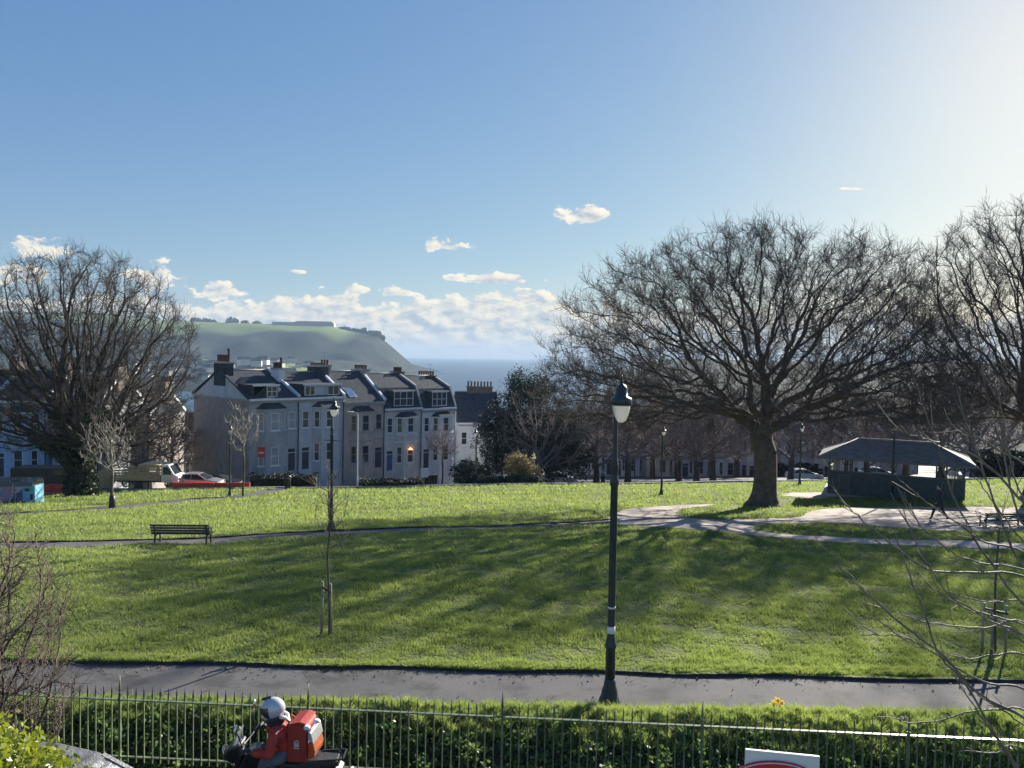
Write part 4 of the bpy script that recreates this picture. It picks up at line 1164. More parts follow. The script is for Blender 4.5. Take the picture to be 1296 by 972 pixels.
def pots(roofobj_or_chim, c, wx, wy, n, ph=.55, tall=()):
    for i in range(n):
        mb = MB().mat(M['pot']); long_y = wy >= wx; L_ = (wy if long_y else wx) - .3
        o = -L_ / 2 + L_ * (i / max(1, n - 1)); h = ph * (1.0 if i not in tall else 1.9)
        cx, cy = (c[0], c[1] + o) if long_y else (c[0] + o, c[1])
        mb.lathe([(.15, 0), (.13, .06), (.11, h * .8), (.15, h * .82), (.15, h)], 9, (cx, cy, c[2])); mb.build('chimney_pot', roofobj_or_chim)

def terrace_house(name, loc, rz, label, wall, W=5.5, D=9.5, eave=7.7, bay='left', roof='gable', rise=2.9, dormer=None, chim=None, trim='trim', door='door_dark', glass=('glass', 'glass'),
                  parapet=False, gable_left=False, group=None, side=None, side_door=True, ground_h=0.5, base_drop=3.2, cat='house', tall=(), white_course=True):
    root = empty(name, loc, rz, label, cat, group)
    wm = M[wall]; b0, b1 = (.75, 4.05) if bay == 'left' else (W - 3.9, W - .55)
    bay_in = .62; bay_d = .8; flat_x = 4.75 if bay == 'left' else .85
    g0, gh, u0, uh = 1.0 + ground_h * .2, 1.9, 4.65, 1.75
    # flat wall with one window over the door
    mb = MB().mat(wm)
    dw = (flat_x - .48, flat_x + .48, .25, 2.55)
    panel(mb, (0, 0), (W, 0), -base_drop, eave, [(flat_x - .4, flat_x + .4, u0, u0 + uh), dw])
    for q in ([(W, 0, 0), (W, D, 0)], [(W, D, 0), (0, D, 0)]):
        (x0, y0, _), (x1, y1, _) = q; mb.add([(x0, y0, -base_drop), (x1, y1, -base_drop), (x1, y1, eave), (x0, y0, eave)], [(0, 1, 2, 3)])
    mb.mat(M[side or wall]); mb.add([(0, D, -base_drop), (0, 0, -base_drop), (0, 0, eave), (0, D, eave)], [(0, 1, 2, 3)])
    mb.mat(wm); mb.add([(0, 0, eave), (W, 0, eave), (W, D, eave), (0, D, eave)], [(0, 1, 2, 3)])
    mb.build('wall', root)
    put_window(root, (0, 0), (W, 0), flat_x, u0, .8, uh, fr=trim, gl=glass[0])
    # door with fanlight
    mb = MB().mat(M[door]); mb.box(flat_x - .42, flat_x + .42, .1, .15, .25, 2.1); mb.mat(M[trim]); mb.box(flat_x - .48, flat_x - .42, .05, .15, .25, 2.55); mb.box(flat_x + .42, flat_x + .48, .05, .15, .25, 2.55)
    mb.box(flat_x - .42, flat_x + .42, .06, .16, 2.1, 2.17); mb.mat(M['glass']); mb.box(flat_x - .42, flat_x + .42, .1, .14, 2.17, 2.55)
    dr = mb.build('door', root)
    mb = MB().mat(M['chrome']); mb.box(flat_x + .28, flat_x + .34, .04, .1, 1.15, 1.22); mb.build('handle', dr)
    # two storey canted bay
    A, B, C_, E = (b0, -.002), (b0 + bay_in, -bay_d), (b1 - bay_in, -bay_d), (b1, -.002)
    mb = MB().mat(wm); top = eave - .95
    segs = [(A, B), (B, C_), (C_, E)]
    for (p, q) in segs:
        ln = (Vector(q) - Vector(p)).length; ww = .62 if ln < 1.3 else .9
        panel(mb, p, q, -base_drop, top, [(ln / 2 - ww / 2, ln / 2 + ww / 2, g0, g0 + gh), (ln / 2 - ww / 2, ln / 2 + ww / 2, u0, u0 + uh)])
    mb.mat(M[trim] if white_course else wm)
    for zc, hh, o in ((3.45, .16, .07), (4.35, .12, .1), (top - .14, .16, .12)):
        poly = [(A[0] - o, -.004), (B[0] - o * .4, B[1] - o), (C_[0] + o * .4, C_[1] - o), (E[0] + o, -.004)]
        mb.prism(poly, zc, zc + hh, 'z')
    bo = mb.build('bay', root)
    for (p, q) in segs:
        ln = (Vector(q) - Vector(p)).length; ww = .62 if ln < 1.3 else .9
        put_window(bo, p, q, ln / 2, g0, ww, gh, fr=trim, gl=glass[1]); put_window(bo, p, q, ln / 2, u0, ww, uh, fr=trim, gl=glass[0])
    mb = MB().mat(M['slate']); o = .16; zb = top + .02
    vs = [(A[0] - o, 0, zb), (B[0] - o * .4, B[1] - o, zb), (C_[0] + o * .4, C_[1] - o, zb), (E[0] + o, 0, zb), (b0 + .75, 0, zb + .55), (b1 - .75, 0, zb + .55)]
    mb.add(vs, [(0, 1, 4), (1, 2, 5, 4), (2, 3, 5), (0, 3, 2, 1)]); mb.build('bay_roof', bo)
    # cornice and gutter
    mb = MB().mat(M[trim]); mb.box(-.02, W + .02, -.28, .03, eave - .12, eave + .10); mb.mat(M['stone_trim']); mb.box(0, W, -.16, -.002, eave - .34, eave - .122)
    mb.build('cornice', root)
    mb = MB().mat(M['black_plastic']); mb.tube([(W - .06, -.08, -base_drop), (W - .06, -.08, eave - .35)], .05, 6); mb.build('downpipe', root)
    if white_course:
        mb = MB().mat(M[trim]); mb.box(0, b0 - .12, -.05, -.002, 3.5, 3.62) if b0 > .8 else None; 
        mb.box(b1 + .12, W, -.05, -.003, 3.5, 3.62)
        mb.build('string_course', root)
    # roof
    e = eave + .1
    if roof == 'gable':
        yr = D * .5; mb = MB().mat(M['slate'])
        mb.prism([(-.25, e), (yr, e + rise), (D + .2, e), (D + .2, e - .08), (-.25, e - .08)], .0, W, 'x')
    else:       # mansard front
        yr = D * .5; mb = MB().mat(M['slate'])
        mb.prism([(-.05, e), (1.15, e + 2.35), (yr, e + rise), (D - 1, e + 2.3), (D + .1, e), (D + .1, e - .05), (-.05, e - .05)], 0, W, 'x')
    ro = mb.build('roof', root)
    # party-wall coping on the right side
    mb = MB().mat(M['trim'] if roof == 'gable' else M['stone_trim'])
    if roof == 'gable': mb.bar((W - .02, -.2, e + .13), (W - .02, yr, e + rise + .16), .24, .3); mb.bar((W - .02, yr, e + rise + .16), (W - .02, D, e + .13), .24, .3)
    else:
        mb.bar((W - .02, .0, e + .1), (W - .02, 1.15, e + 2.5), .22, .26); mb.bar((W - .02, 1.15, e + 2.5), (W - .02, yr, e + rise + .14), .22, .26)
    mb.build('coping', ro)
    mb = MB().mat(M['stone_trim']); mb.tube([(0, yr, e + rise + .03), (W, yr, e + rise + .03)], .09, 6); mb.build('ridge', ro)
    if gable_left:     # light gable wall with dark verge on the street end
        mb = MB().mat(M['wall_mid']); mb.prism([(.3, e - .1), (yr - 1.0, e + rise * .83), (yr + 1.0, e + rise * .83), (D - .3, e - .1)], -.06, .12, 'x'); mb.build('gable', ro)
        mb = MB().mat(M['slate']); mb.bar((-.02, -.15, e + .02), (-.02, yr, e + rise + .08), .34, .16); mb.bar((-.02, D + .1, e + .02), (-.02, yr, e + rise + .08), .34, .16); mb.build('verge', ro)
        mb = MB().mat(M['stone_trim']); mb.box(-.14, .05, -.2, D + .1, e - .30, e - .06); mb.build('gable_band', ro)
    def slope_y(z): 
        return -.25 + (z - e) / rise * (yr + .25) if roof == 'gable' else -.05 + (z - e) / 2.35 * 1.2
    if dormer:
        kind, x0, x1, h = dormer
        za = e + .12 if kind != 'mansard' else e + .22; yf = slope_y(za) + (.02 if kind != 'mansard' else -.12)
        yb = slope_y(za + h) + (.5 if kind != 'mansard' else .7)
        mb = MB().mat(M['slate']); mb.box(x0, x0 + .12, yf + .02, yb, za, za + h); mb.box(x1 - .12, x1, yf + .02, yb, za, za + h)
        mb.mat(M['slate']); mb.box(x0 - .1, x1 + .1, yf - .12, yb + .3, za + h, za + h + .12); mb.mat(M[trim]); mb.box(x0 - .11, x1 + .11, yf - .17, yf - .12, za + h - .03, za + h + .14)
        if kind == 'wide': mb.mat(M['wall_mid']); mb.box(x0 + .12, x1 - .12, yf + .1, yf + .14, za, za + h)
        do = mb.build('dormer', ro)
        wx = x1 - x0 - .24
        if kind == 'wide':
            for c_, ww in ((x0 + .12 + wx * .16, wx * .28), (x0 + .12 + wx * .82, wx * .34)):
                link('window', window_mesh(ww, h - .12, 'trim', 'glass', 0, 1, False), do, None, (c_, yf - .06, za + .06))
        elif kind == 'cheek':
            link('window', window_mesh(1.15, h - .06, 'trim', 'glass', 1, 1, False), do, None, (x1 - .7, yf - .04, za + .02))
            mb = MB().mat(M['slate']); mb.prism([(x0, za), (x1 - 1.3, za), (x1 - 1.3, za + h), ], yf, yf + .1, 'y'); mb.build('cheek', do)
        else:
            link('window', window_mesh(wx, h - .04, 'trim', 'glass', 1, 2, False), do, None, ((x0 + x1) / 2, yf - .03, za + .02))
    if roof == 'skylight': pass
    for cc in (chim or []):
        x, y, wx, wy, h, n, wl = cc[:7]
        zz = e + rise * (1 - abs(y - yr) / (yr)) 
        co, top_ = chimney(ro, x, y, zz, wx, wy, h, n, wl)
        for i in range(n):
            long_y = wy >= wx; L_ = (wy if long_y else wx) - .3; o = -L_ / 2 + L_ * (i / max(1, n - 1)); ph = cc[7] if len(cc) > 7 else .55
            hh = ph * (1.9 if i in tall else 1)
            cx, cy = (top_[0], top_[1] + o) if long_y else (top_[0] + o, top_[1])
            mb = MB().mat(M['pot']); mb.lathe([(.15, 0), (.13, .06), (.115, hh * .8), (.155, hh * .82), (.155, hh)], 8, (cx, cy, top_[2] - .01))
            if i == 0: allp = mb
            else: 
                o_ = len(allp.v); allp.v += mb.v; allp.f += [[a + o_ for a in f] for f in mb.f]; allp.m += mb.m; allp.sm += mb.sm
        pm = allp.mesh('chimney_pots')
        # pots joined to their chimney object
        me = co.data; import bmesh
        bm = bmesh.new(); bm.from_mesh(me); k0 = len(bm.faces); bm.from_mesh(pm); bm.faces.ensure_lookup_table()
        if M['pot'].name not in [m_.name for m_ in me.materials]: me.materials.append(M['pot'])
        mi = [m_.name for m_ in me.materials].index(M['pot'].name)
        for f in bm.faces[k0:]: f.material_index = mi; f.smooth = True
        bm.to_mesh(me); bm.free(); bpy.data.meshes.remove(pm)
    return root, ro

TH = math.atan2(.73, .69)
def tloc(k): return Vector((-26 + .69 * 5.5 * k, 75 + .73 * 5.5 * k))
TG = 'terraced houses across the street'
def place(k, dz): p = tloc(k); return (p.x, p.y, 5.9 - dz)
EA = 7.75
h0, r0 = terrace_house('terraced_house', place(0, 4.75 + EA), TH, 'end terrace house with plain brown gable wall and grey front', 'wall_grey', D=12.5, eave=EA, bay='left', side='wall_brown', rise=2.7, dormer=('cheek', .45, 3.2, 1.15),
    gable_left=True, chim=[(.35, 6.2, .9, 2.6, .75, 6, 'slate', .75), (5.45, 4.2, .7, 1.7, 1.0, 5, 'trim', .62)], tall=(0,), white_course=False, group=TG, glass=('glass_net', 'glass_net'))
h1, r1 = terrace_house('terraced_house', place(1, 4.75 + EA), TH, 'pale grey terraced house with wide flat dormer', 'wall_mid', eave=EA, bay='right', rise=2.55, dormer=('wide', .5, 5.1, 1.15), chim=[(5.4, 5.0, .9, 3.0, .7, 7, 'slate', .3)], group=TG, white_course=False)
h2, r2 = terrace_house('terraced_house', place(2, 5.45 + EA), TH, 'sandstone coloured terraced house with a skylight', 'wall_sand', eave=EA, bay='left', rise=3.3, chim=[(.25, 4.2, .8, 1.4, 1.0, 3, 'stone_trim', .55)], trim='stone_trim', group=TG)
mb = MB().mat(M['trim']); 
e = EA + .1; yr = 9.5 * .5
def on_slope(t, off): return -.25 + t * (yr + .25), e + t * 3.3 + off
y0_, z0_ = on_slope(.14, .1); y1_, z1_ = on_slope(.42, .1)
mb.bar((1.6, y0_, z0_), (1.6, y1_, z1_), 1.0, .08, up=(0, 1, 0)); 
sk = MB().mat(M['wall_white']); sk.add([(1.1, y0_, z0_), (2.1, y0_, z0_), (2.1, y1_, z1_), (1.1, y1_, z1_)], [(0, 1, 2, 3)]); sk.mat(M['chrome']); sk.add([(1.15, y0_ + .03, z0_ + .03), (2.05, y0_ + .03, z0_ + .03), (2.05, y1_ - .03, z1_ + .03), (1.15, y1_ - .03, z1_ + .03)], [(0, 1, 2, 3)])
sk.build('skylight', r2)
EM = 7.4
h3, r3 = terrace_house('terraced_house', place(3, 6.35 + EM), TH, 'white terraced house with steep slate mansard and lit orange lamp in its window', 'wall_cream', eave=EM, bay='right', roof='mansard', rise=3.9, dormer=('mansard', 1.2, 4.3, 1.75), chim=[(.2, 5.0, .85, 2.4, .6, 6, 'stone_trim', .5)], door='door_blue', group=TG)
h4, r4 = terrace_house('terraced_house', place(4, 6.55 + EM), TH, 'brightest white terraced house at the right end of the terrace', 'wall_white', eave=EM, bay='right', roof='mansard', rise=3.8, dormer=('mansard', 1.5, 4.1, 1.75), chim=[(.2, 5.0, .85, 1.6, .6, 5, 'brick_ch', .55), (5.2, 5.4, .9, 3.0, .4, 7, 'brick_ch', .55)], group=TG)
# rear wings so the backs read as houses
# red no-entry style card in the ground floor bay of the end house
p = Matrix.Translation(h0.location) @ Matrix.Rotation(TH, 4, 'Z') @ Vector((1.02, -.62, 1.7))
cd_ = empty('window_banner', p, TH - .95, 'red banner with a white stripe in the end house window', 'banner')
mb = MB().mat(mat('red banner cloth', (.62, .05, .04), .7, .1, 3)); mb.box(-.36, .36, -.05, -.02, .35, 1.35); mb.mat(M['trim']); mb.box(-.30, .30, -.07, -.052, .72, .86); mb.build('banner_cloth', cd_)
# orange lamp glow in house four
m_l = bpy.data.materials.new('lit lamp'); m_l.use_nodes = True; m_l.node_tree.nodes['Principled BSDF'].inputs['Emission Color'].default_value = (1, .35, .12, 1); m_l.node_tree.nodes['Principled BSDF'].inputs['Emission Strength'].default_value = 1.6
mb = MB().mat(m_l); mb.lathe([(.10, 0), (.2, -.22)], 10); 
c = MB().mat(m_l); c.lathe([(.05, .25), (.30, 0)], 12, (0, 0, 0)); q = Matrix.Translation(h3.location) @ Matrix.Rotation(TH, 4, 'Z') @ Vector((3.2, -.88, 2.62))
o = c.build('window_lamp', None, q); tag(o, 'small orange lamp glowing in the ground floor bay of the white house', 'lamp')

# house beyond the terrace end
q = on(*at(579, 600, 104).xy)
fh = 7.6
hf, rf = terrace_house('detached_house', (q.x, q.y, 5.9 - 9.3 - fh), R(12), 'pale house with long dark roof and many chimney pots half behind the evergreen', 'wall_white', W=6.2, D=8, eave=fh, bay='right', rise=4.1, chim=[(3.6, 4.2, 3.6, .9, .8, 8, 'brick_ch', .7)], group=None, cat='house')
mb = MB().mat(M['trim']); mb.bar((3.2, -.4, fh - .1), (4.3, -.4, fh + 1.1), .2, .12); mb.bar((4.3, -.4, fh + 1.1), (5.4, -.4, fh - .1), .2, .12)
mb.mat(M['wall_white']); mb.prism([(3.3, fh - .1), (5.3, fh - .1), (4.3, fh + 1.0)], -.3, 1.2); mb.build('roof_gable', rf)

# houses behind the ivy tree at left
lg = 'houses behind the ivy-clad tree'
def lhouse(px, Y, W, wall, label, top, rz=0.0, roofrise=2.8, bay='right'):
    q = at(px, 600, Y); z = 5.9 - (ground(px, 622).z * 0 + 12.6 * Y / 72)
    return terrace_house('terraced_house', (q.x, q.y, z), rz, label, wall, W=W, D=9, eave=top, bay=bay, rise=roofrise, chim=[(W - .2, 4.5, .8, 2.2, .7, 4, 'brick_ch', .6)], group=lg, white_course=True)
lhouse(-74, 73, 5.0, 'wall_white', 'leftmost pale house cut by the frame edge', 7.6)
lhouse(-12, 73, 5.4, 'wall_blue', 'light blue terraced house left of the ivy-clad tree', 7.6)
lhouse(55, 74, 5.4, 'wall_grey', 'grey terraced house directly behind the ivy-clad trunk', 7.4, bay='left')
lhouse(126, 82, 5.4, 'wall_brown', 'brownish house behind the flatbed truck', 7.0)
lhouse(190, 92, 5.6, 'wall_brown', 'brownish house half hidden left of the end gable', 6.0, roofrise=2.2)

# far pale terrace beyond the right half of the lawn
fg = 'pale terrace beyond the right of the lawn'
walls = ['wall_grey', 'wall_mid', 'wall_grey', 'wall_sand', 'wall_grey', 'wall_mid', 'wall_cream', 'wall_mid', 'wall_cream', 'wall_white', 'wall_grey']
fl = ['leftmost far house, behind the twigs right of the evergreen', 'second far house right of the evergreen', 'grey far house left of the tall lamp post', 'sandy far house just right of the tall lamp post', 'grey far house left of the slim lamp', 'pale grey far house right of the slim lamp',
      'cream far house whose bay shows left of the big trunk', 'pale grey far house beside the big trunk', 'cream far house just right of the big trunk', 'white far house beside the left end of the shelter', 'grey far house behind the shelter']
protoh = {}
for i, wl in enumerate(walls):
    Y = 118 - i * .8; px = 690 + i * 42.5
    q = at(px, 600, Y); hh = terrace_house('terraced_house', (q.x, q.y, 5.9 - 18.3), R(-4), fl[i], wl, W=5.2, D=9, eave=7.2, bay='left' if i % 2 else 'right', rise=2.2, group=fg, trim='stone_trim', chim=[(5.1, 4.5, .8, 1.8, .6, 4, 'brick_ch', .5)], white_course=False, glass=('glass', 'glass'))

def aerial(ro, x, y, z, h=1.1):
    mb = MB().mat(M['black_plastic']); mb.tube([(x, y, z), (x, y, z + h)], .02, 5); mb.tube([(x - .35, y, z + h - .05), (x + .35, y, z + h - .05)], .015, 4)
    for k in range(5): mb.tube([(x - .3 + k * .15, y - .2, z + h - .05), (x - .3 + k * .15, y + .2, z + h - .05)], .01, 4)
    mb.build('aerial', ro)
aerial(r1, 5.4, 4.2, EA + 2.6); aerial(r2, .3, 4.3, EA + 4.2, 1.3); aerial(r4, 5.2, 4.6, EM + 4.2, 1.2); aerial(rf, 2.2, 4.2, fh + 4.9, .9)
# ------------------------------------------------------------------ lamp posts
def lamp_parts(root, H, cross=False, detail=True):
    mb = MB().mat(M['iron'])
    mb.lathe([(.20, -.1), (.20, .05), (.185, .09), (.15, .16), (.135, .26), (.105, .34), (.10, .40), (.088, .46)], 12); mb.build('base', root)
    mb = MB().mat(M['iron'])
    mb.lathe([(.086, .44), (.082, .98), (.100, 1.0), (.104, 1.04), (.088, 1.08), (.078, 1.14), (.066, 1.2), (.062, 3.75), (.078, 3.78), (.08, 3.84), (.06, 3.9), (.056, 4.02), (.07, 4.05), (.066, 4.12), (.045, 4.2), (.036, H - .75), (.034, H - .60)], 12)
    mb.build('shaft', root)
    if detail:
        mb = MB().mat(M['trim']); mb.lathe([(.067, 1.24), (.067, 1.36)], 12); mb.build('sticker_band', root)
        mb = MB().mat(M['chrome']); mb.lathe([(.069, 1.66), (.071, 1.68), (.069, 1.70)], 12); mb.build('clamp_band', root)
    if cross:
        mb = MB().mat(M['iron']); mb.tube([(-.38, 0, H - 1.75), (.38, 0, H - 1.75)], .018, 6); mb.build('ladder_bar', root)
    # lantern carried beside the shaft on a crook
    ox = .085
    mb = MB().mat(M['iron']); mb.tube([(0, 0, H - .62), (-.01, 0, H - .42), (.01, 0, H - .25), (ox, 0, H - .14)], [.034, .028, .024, .02], 8)
    mb.lathe([(.015, H - .15), (.03, H - .10), (.012, H - .06), (.02, H - .03), (.004, H + .02)], 8, (ox, 0, 0)); mb.build('bracket', root)
    mb = MB().mat(M['lantern_hood'])
    mb.lathe([(.165, H - .50), (.178, H - .49), (.178, H - .385), (.165, H - .37), (.105, H - .345), (.098, H - .22), (.085, H - .18), (.05, H - .15), (.02, H - .12)], 18, (ox, 0, 0)); ho = mb.build('hood', root)
    mb = MB().mat(M['iron']); mb.bar((ox - .33, .02, H - .47), (ox - .19, .02, H - .455), .022, .022); mb.bar((ox + .19, .02, H - .455), (ox + .33, .02, H - .50), .022, .022); mb.build('side_bar', root)
    mb = MB().mat(M['bowl']); mb.lathe([(.15, H - .50), (.147, H - .56), (.125, H - .66), (.085, H - .75), (.04, H - .785)], 18, (ox, 0, 0)); mb.build('glass_bowl', root)
LG = 'black park lamp posts'
L1 = empty('street_lamp', on(1.76, 12.75), 0, 'tall near iron lamp post with glass bowl lantern, standing beside the front path', 'street lamp', LG)
lamp_parts(L1, 5.62)
L2 = empty('street_lamp', ground(419, 672), R(-20), 'iron lamp post with a crossbar behind the staked sapling', 'street lamp', LG); lamp_parts(L2, 5.4, True, False)
for px, py, lb, sc_ in ((291, 628, 'small distant lamp post in front of the brown gable', 1.0), (602, 611, 'distant lamp post in front of the pale detached house', .98), (837, 626, 'lamp post on the lawn between the tall lamp and the big tree', .9),
                   (1012, 614, 'lamp post on the far lawn between the big trunk and the shelter', .95), (1129, 634, 'lamp post standing in front of the middle of the shelter', .95), (803, 606, 'thin far lamp post just right of the tall near lamp', .9)):
    c = copy_tree(L2); c.location = ground(px, py) if px != 602 else on(*at(602, 611, 69).xy); tag(c, lb); c.scale = (sc_,) * 3; c.rotation_euler = (0, 0, R(px * .37))
# modern grey street light
q = on(*at(452, 612, 71).xy); sl_ = empty('street_light', q, 0, 'slim pale grey column street light with a short arm, before the terrace', 'street light')
mb = MB().mat(M['wall_mid']); mb.tube([(0, 0, -.2), (0, 0, 1.2), (0, 0, 1.25), (0, 0, 7.0)], [.09, .09, .06, .045], 8); mb.build('column', sl_)
mb = MB().mat(M['wall_mid']); mb.tube([(0, 0, 6.95), (-.1, 0, 7.1), (-.5, 0, 7.2)], .03, 6); mb.build('arm', sl_)
mb = MB().mat(M['trim']); mb.prism([(-1.0, 7.16), (-.45, 7.14), (-.45, 7.24), (-.95, 7.23)], -.12, .12); mb.build('lamp_head', sl_)

# ------------------------------------------------------------------ benches
def bench(loc, rz, label, group='park benches', W=2.0):
    r = empty('park_bench', loc, rz, label, 'bench', group)
    for s in (-1, 1):
        x = s * (W / 2 - .12); mb = MB().mat(M['iron'])
        mb.bar((x, -.22, -.04), (x, -.20, .44), .05, .06); mb.bar((x, .26, -.04), (x, .20, .46), .05, .06); mb.bar((x, .19, .42), (x, .32, .92), .05, .05); mb.bar((x, -.25, .42), (x, .24, .42), .045, .05)
        mb.bar((x, -.24, .42), (x, -.24, .64), .04, .04); mb.bar((x, -.28, .65), (x, .24, .66), .05, .04); mb.build('frame', r)
    mb = MB().mat(M['bench'])
    for i in range(4): mb.box(-W / 2, W / 2, -.24 + i * .115, -.145 + i * .115, .455, .485)
    mb.build('seat', r)
    mb = MB().mat(M['bench'])
    for i in range(4):
        t = (i + .6) / 4; y = .20 + .13 * t; z = .46 + .48 * t; mb.box(-W / 2, W / 2, y, y + .035, z - .04, z + .045)
    mb.build('backrest', r)
    return r
b0_ = bench(ground(232, 686.5), PI + .04, 'dark slatted bench seen from behind beside the crossing path')
b0_.location = ground(232, 687.5); b0_.scale = (1, 1, .78)
for px, py, rz, lb in ((1268, 668, PI, 'shaded bench on the plaza edge behind the overhanging twigs'), (750, 608, .1, 'far bench on the lawn edge left of the tall lamp post'), (1094, 640, PI, 'x')):
    if lb == 'x': continue
    c = copy_tree(b0_); c.location = ground(px, py); c.rotation_euler = (0, 0, rz); tag(c, lb)

# ------------------------------------------------------------------ park shelter
ps = ground(1130, 631); gx0, gx1 = -4.35, 4.4
ps = on(ps.x + 1.0, ps.y + 2.0, .1)
sh = empty('park_shelter', ps, R(-26), 'open sided park shelter with hipped slate roof and dark panelled base', 'shelter')
WZ = 1.56; EH = 2.5; DY = 2.25
M['shelter_dark'] = mat('dark green painted boards', (.065, .082, .088), .65, .25, 3, .2)
M['panel_pale'] = mat('worn pale panel trim', (.16, .15, .13), .7, .2, 4)
mb = MB().mat(M['stone_trim']); mb.box(gx0 - .35, gx1 + .35, -DY - .35, DY + .35, -.6, .06); mb.build('plinth', sh)
def wall_run(x0, x1, y0, y1):
    mb = MB().mat(M['shelter_dark']); mb.box(x0, x1, y0, y1, .06, WZ); mb.mat(M['panel_pale']); mb.box(x0 - .03, x1 + .03, y0 - .04, y1 + .04, WZ, WZ + .05)
    return mb
mb = wall_run(gx0, gx1, -DY, -DY + .12)
mb.mat(M['shelter_dark'])
for i in range(30): x = gx0 + .15 + i * .293; mb.box(x, x + .02, -DY - .018, -DY, .12, WZ - .06)
mb.build('front_wall', sh)
for x0 in (gx0 + .75, gx1 - 1.45):     # door panels with worn frame
    mb = MB().mat(M['shelter_dark']); mb.box(x0, x0 + .72, -DY - .05, -DY - .02, .12, WZ - .18); mb.mat(M['panel_pale'])
    for (a, b, c, d) in ((x0, x0 + .05, .12, WZ - .18), (x0 + .67, x0 + .72, .12, WZ - .18), (x0 + .05, x0 + .67, .12, .17), (x0 + .05, x0 + .67, WZ - .23, WZ - .18)): mb.box(a, b, -DY - .075, -DY - .048, c, d)
    mb.build('panel_door', sh)
wall_run(gx0, gx0 + .12, -DY + .13, DY).build('side_wall', sh); wall_run(gx1 - .12, gx1, -DY + .13, DY).build('side_wall', sh)
mb = MB().mat(M['shelter_dark']); mb.box(gx0 + .13, -1.2, DY - .12, DY, .06, .9); mb.box(1.2, gx1 - .13, DY - .12, DY, .06, .9); mb.build('back_wall', sh)
for y in (-DY + .06, DY - .06):
    for x in (gx0 + .1, gx0 + 1.15, gx0 + 1.5, -.05, gx1 - 1.5, gx1 - 1.15, gx1 - .1):
        mb = MB().mat(M['shelter_dark']); z0 = WZ + .05 if y < 0 else .06
        mb.box(x - .055, x + .055, y - .055, y + .055, z0, EH - .02); mb.bar((x - .05, y, EH - .5), (x - .3, y, EH - .12), .05); mb.bar((x + .05, y, EH - .5), (x + .3, y, EH - .12), .05); mb.build('post', sh)
mb = MB().mat(M['shelter_dark'])
for y in (-DY + .06, DY - .06): mb.box(gx0, gx1, y - .07, y + .07, EH - .12, EH + .05)
for x in (gx0 + .06, gx1 - .06): mb.box(x - .07, x + .07, -DY + .14, DY - .14, EH - .12, EH + .05)
mb.build('top_beam', sh)
mb = MB().mat(M['car_glass'])
m_g = bpy.data.materials.new('thin shelter glazing'); m_g.use_nodes = True; nt_ = m_g.node_tree; p_ = nt_.nodes['Principled BSDF']; sset(p_, Roughness=.1, Alpha=.25); p_.inputs['Base Color'].default_value = (.5, .55, .6, 1)
for (a, b) in ((gx0 + .17, gx0 + 1.08), (gx1 - 1.08, gx1 - .17)):
    mb = MB().mat(m_g); mb.box(a, b, -DY + .05, -DY + .07, WZ + .06, EH - .13); mb.mat(M['panel_pale']); mb.box((a + b) / 2 - .02, (a + b) / 2 + .02, -DY + .03, -DY + .09, WZ + .06, EH - .13); mb.build('glazed_screen', sh)
rx0, rx1, ry = gx0 - .7, gx1 + .65, DY + .8
mb = MB().mat(mat('grey shelter slates', (.17, .17, .178), .75, .25, 2.5, .5, 9, spec=.3)); zr = 3.62; e0 = EH + .0
vs = [(rx0, -ry, e0), (rx1, -ry, e0), (rx1, ry, e0), (rx0, ry, e0), (rx0 + 2.6, 0, zr), (rx1 - 2.6, 0, zr)]
mb.add(vs, [(0, 1, 5, 4), (2, 3, 4, 5), (1, 2, 5), (3, 0, 4), (0, 3, 2, 1)])
mb.mat(M['panel_pale']); mb.box(rx0 - .03, rx1 + .03, -ry - .06, -ry - .003, e0 - .08, e0 + .04)
ro_ = mb.build('roof', sh); sh.scale = (.9, .9, 1)
mb = MB().mat(M['stone_trim']); mb.tube([vs[4], vs[5]], .08, 6)
for a, b in ((0, 4), (1, 5), (2, 5), (3, 4)): mb.tube([vs[a], vs[b]], .06, 6)
mb.build('ridge_tiles', ro_)

# ------------------------------------------------------------------ people
def skin(name, parent, V, E, Rr, m, loc=(0, 0, 0), lv=1, root_i=0, smooth=True):
    me = bpy.data.meshes.new(name); me.from_pydata([tuple(v) for v in V], E, []); me.materials.append(m)
    o = link(name, me, parent, None, loc)
    md = o.modifiers.new('skin', 'SKIN'); md.use_smooth_shade = True; md.branch_smoothing = .6
    sv = me.skin_vertices[0].data if len(me.skin_vertices) else None
    for i, r in enumerate(Rr):
        r = r if hasattr(r, '__len__') else (r, r)
        me.skin_vertices[0].data[i].radius = r
    me.skin_vertices[0].data[root_i].use_root = True
    ss = o.modifiers.new('sub', 'SUBSURF'); ss.levels = lv; ss.render_levels = lv
    return o
M['skin'] = mat('skin', (.45, .28, .2), .5, .08, 5)
M['jacket_red'] = mat('red jacket cloth', (.45, .045, .025), .75, .25, 9, .6, 22)
M['trousers_grey'] = mat('grey trousers', (.12, .13, .15), .85, .2, 9, .4, 25)
M['dark_cloth'] = mat('dark clothing', (.025, .03, .04), .85, .3, 9, .4, 25)
M['helmet'] = mat('silver helmet shell', (.55, .56, .58), .25, .15, 6, metal=.2, coat=.8)
M['leather'] = mat('black gloves and boots', (.03, .028, .028), .55, .2, 9, .3, 20)

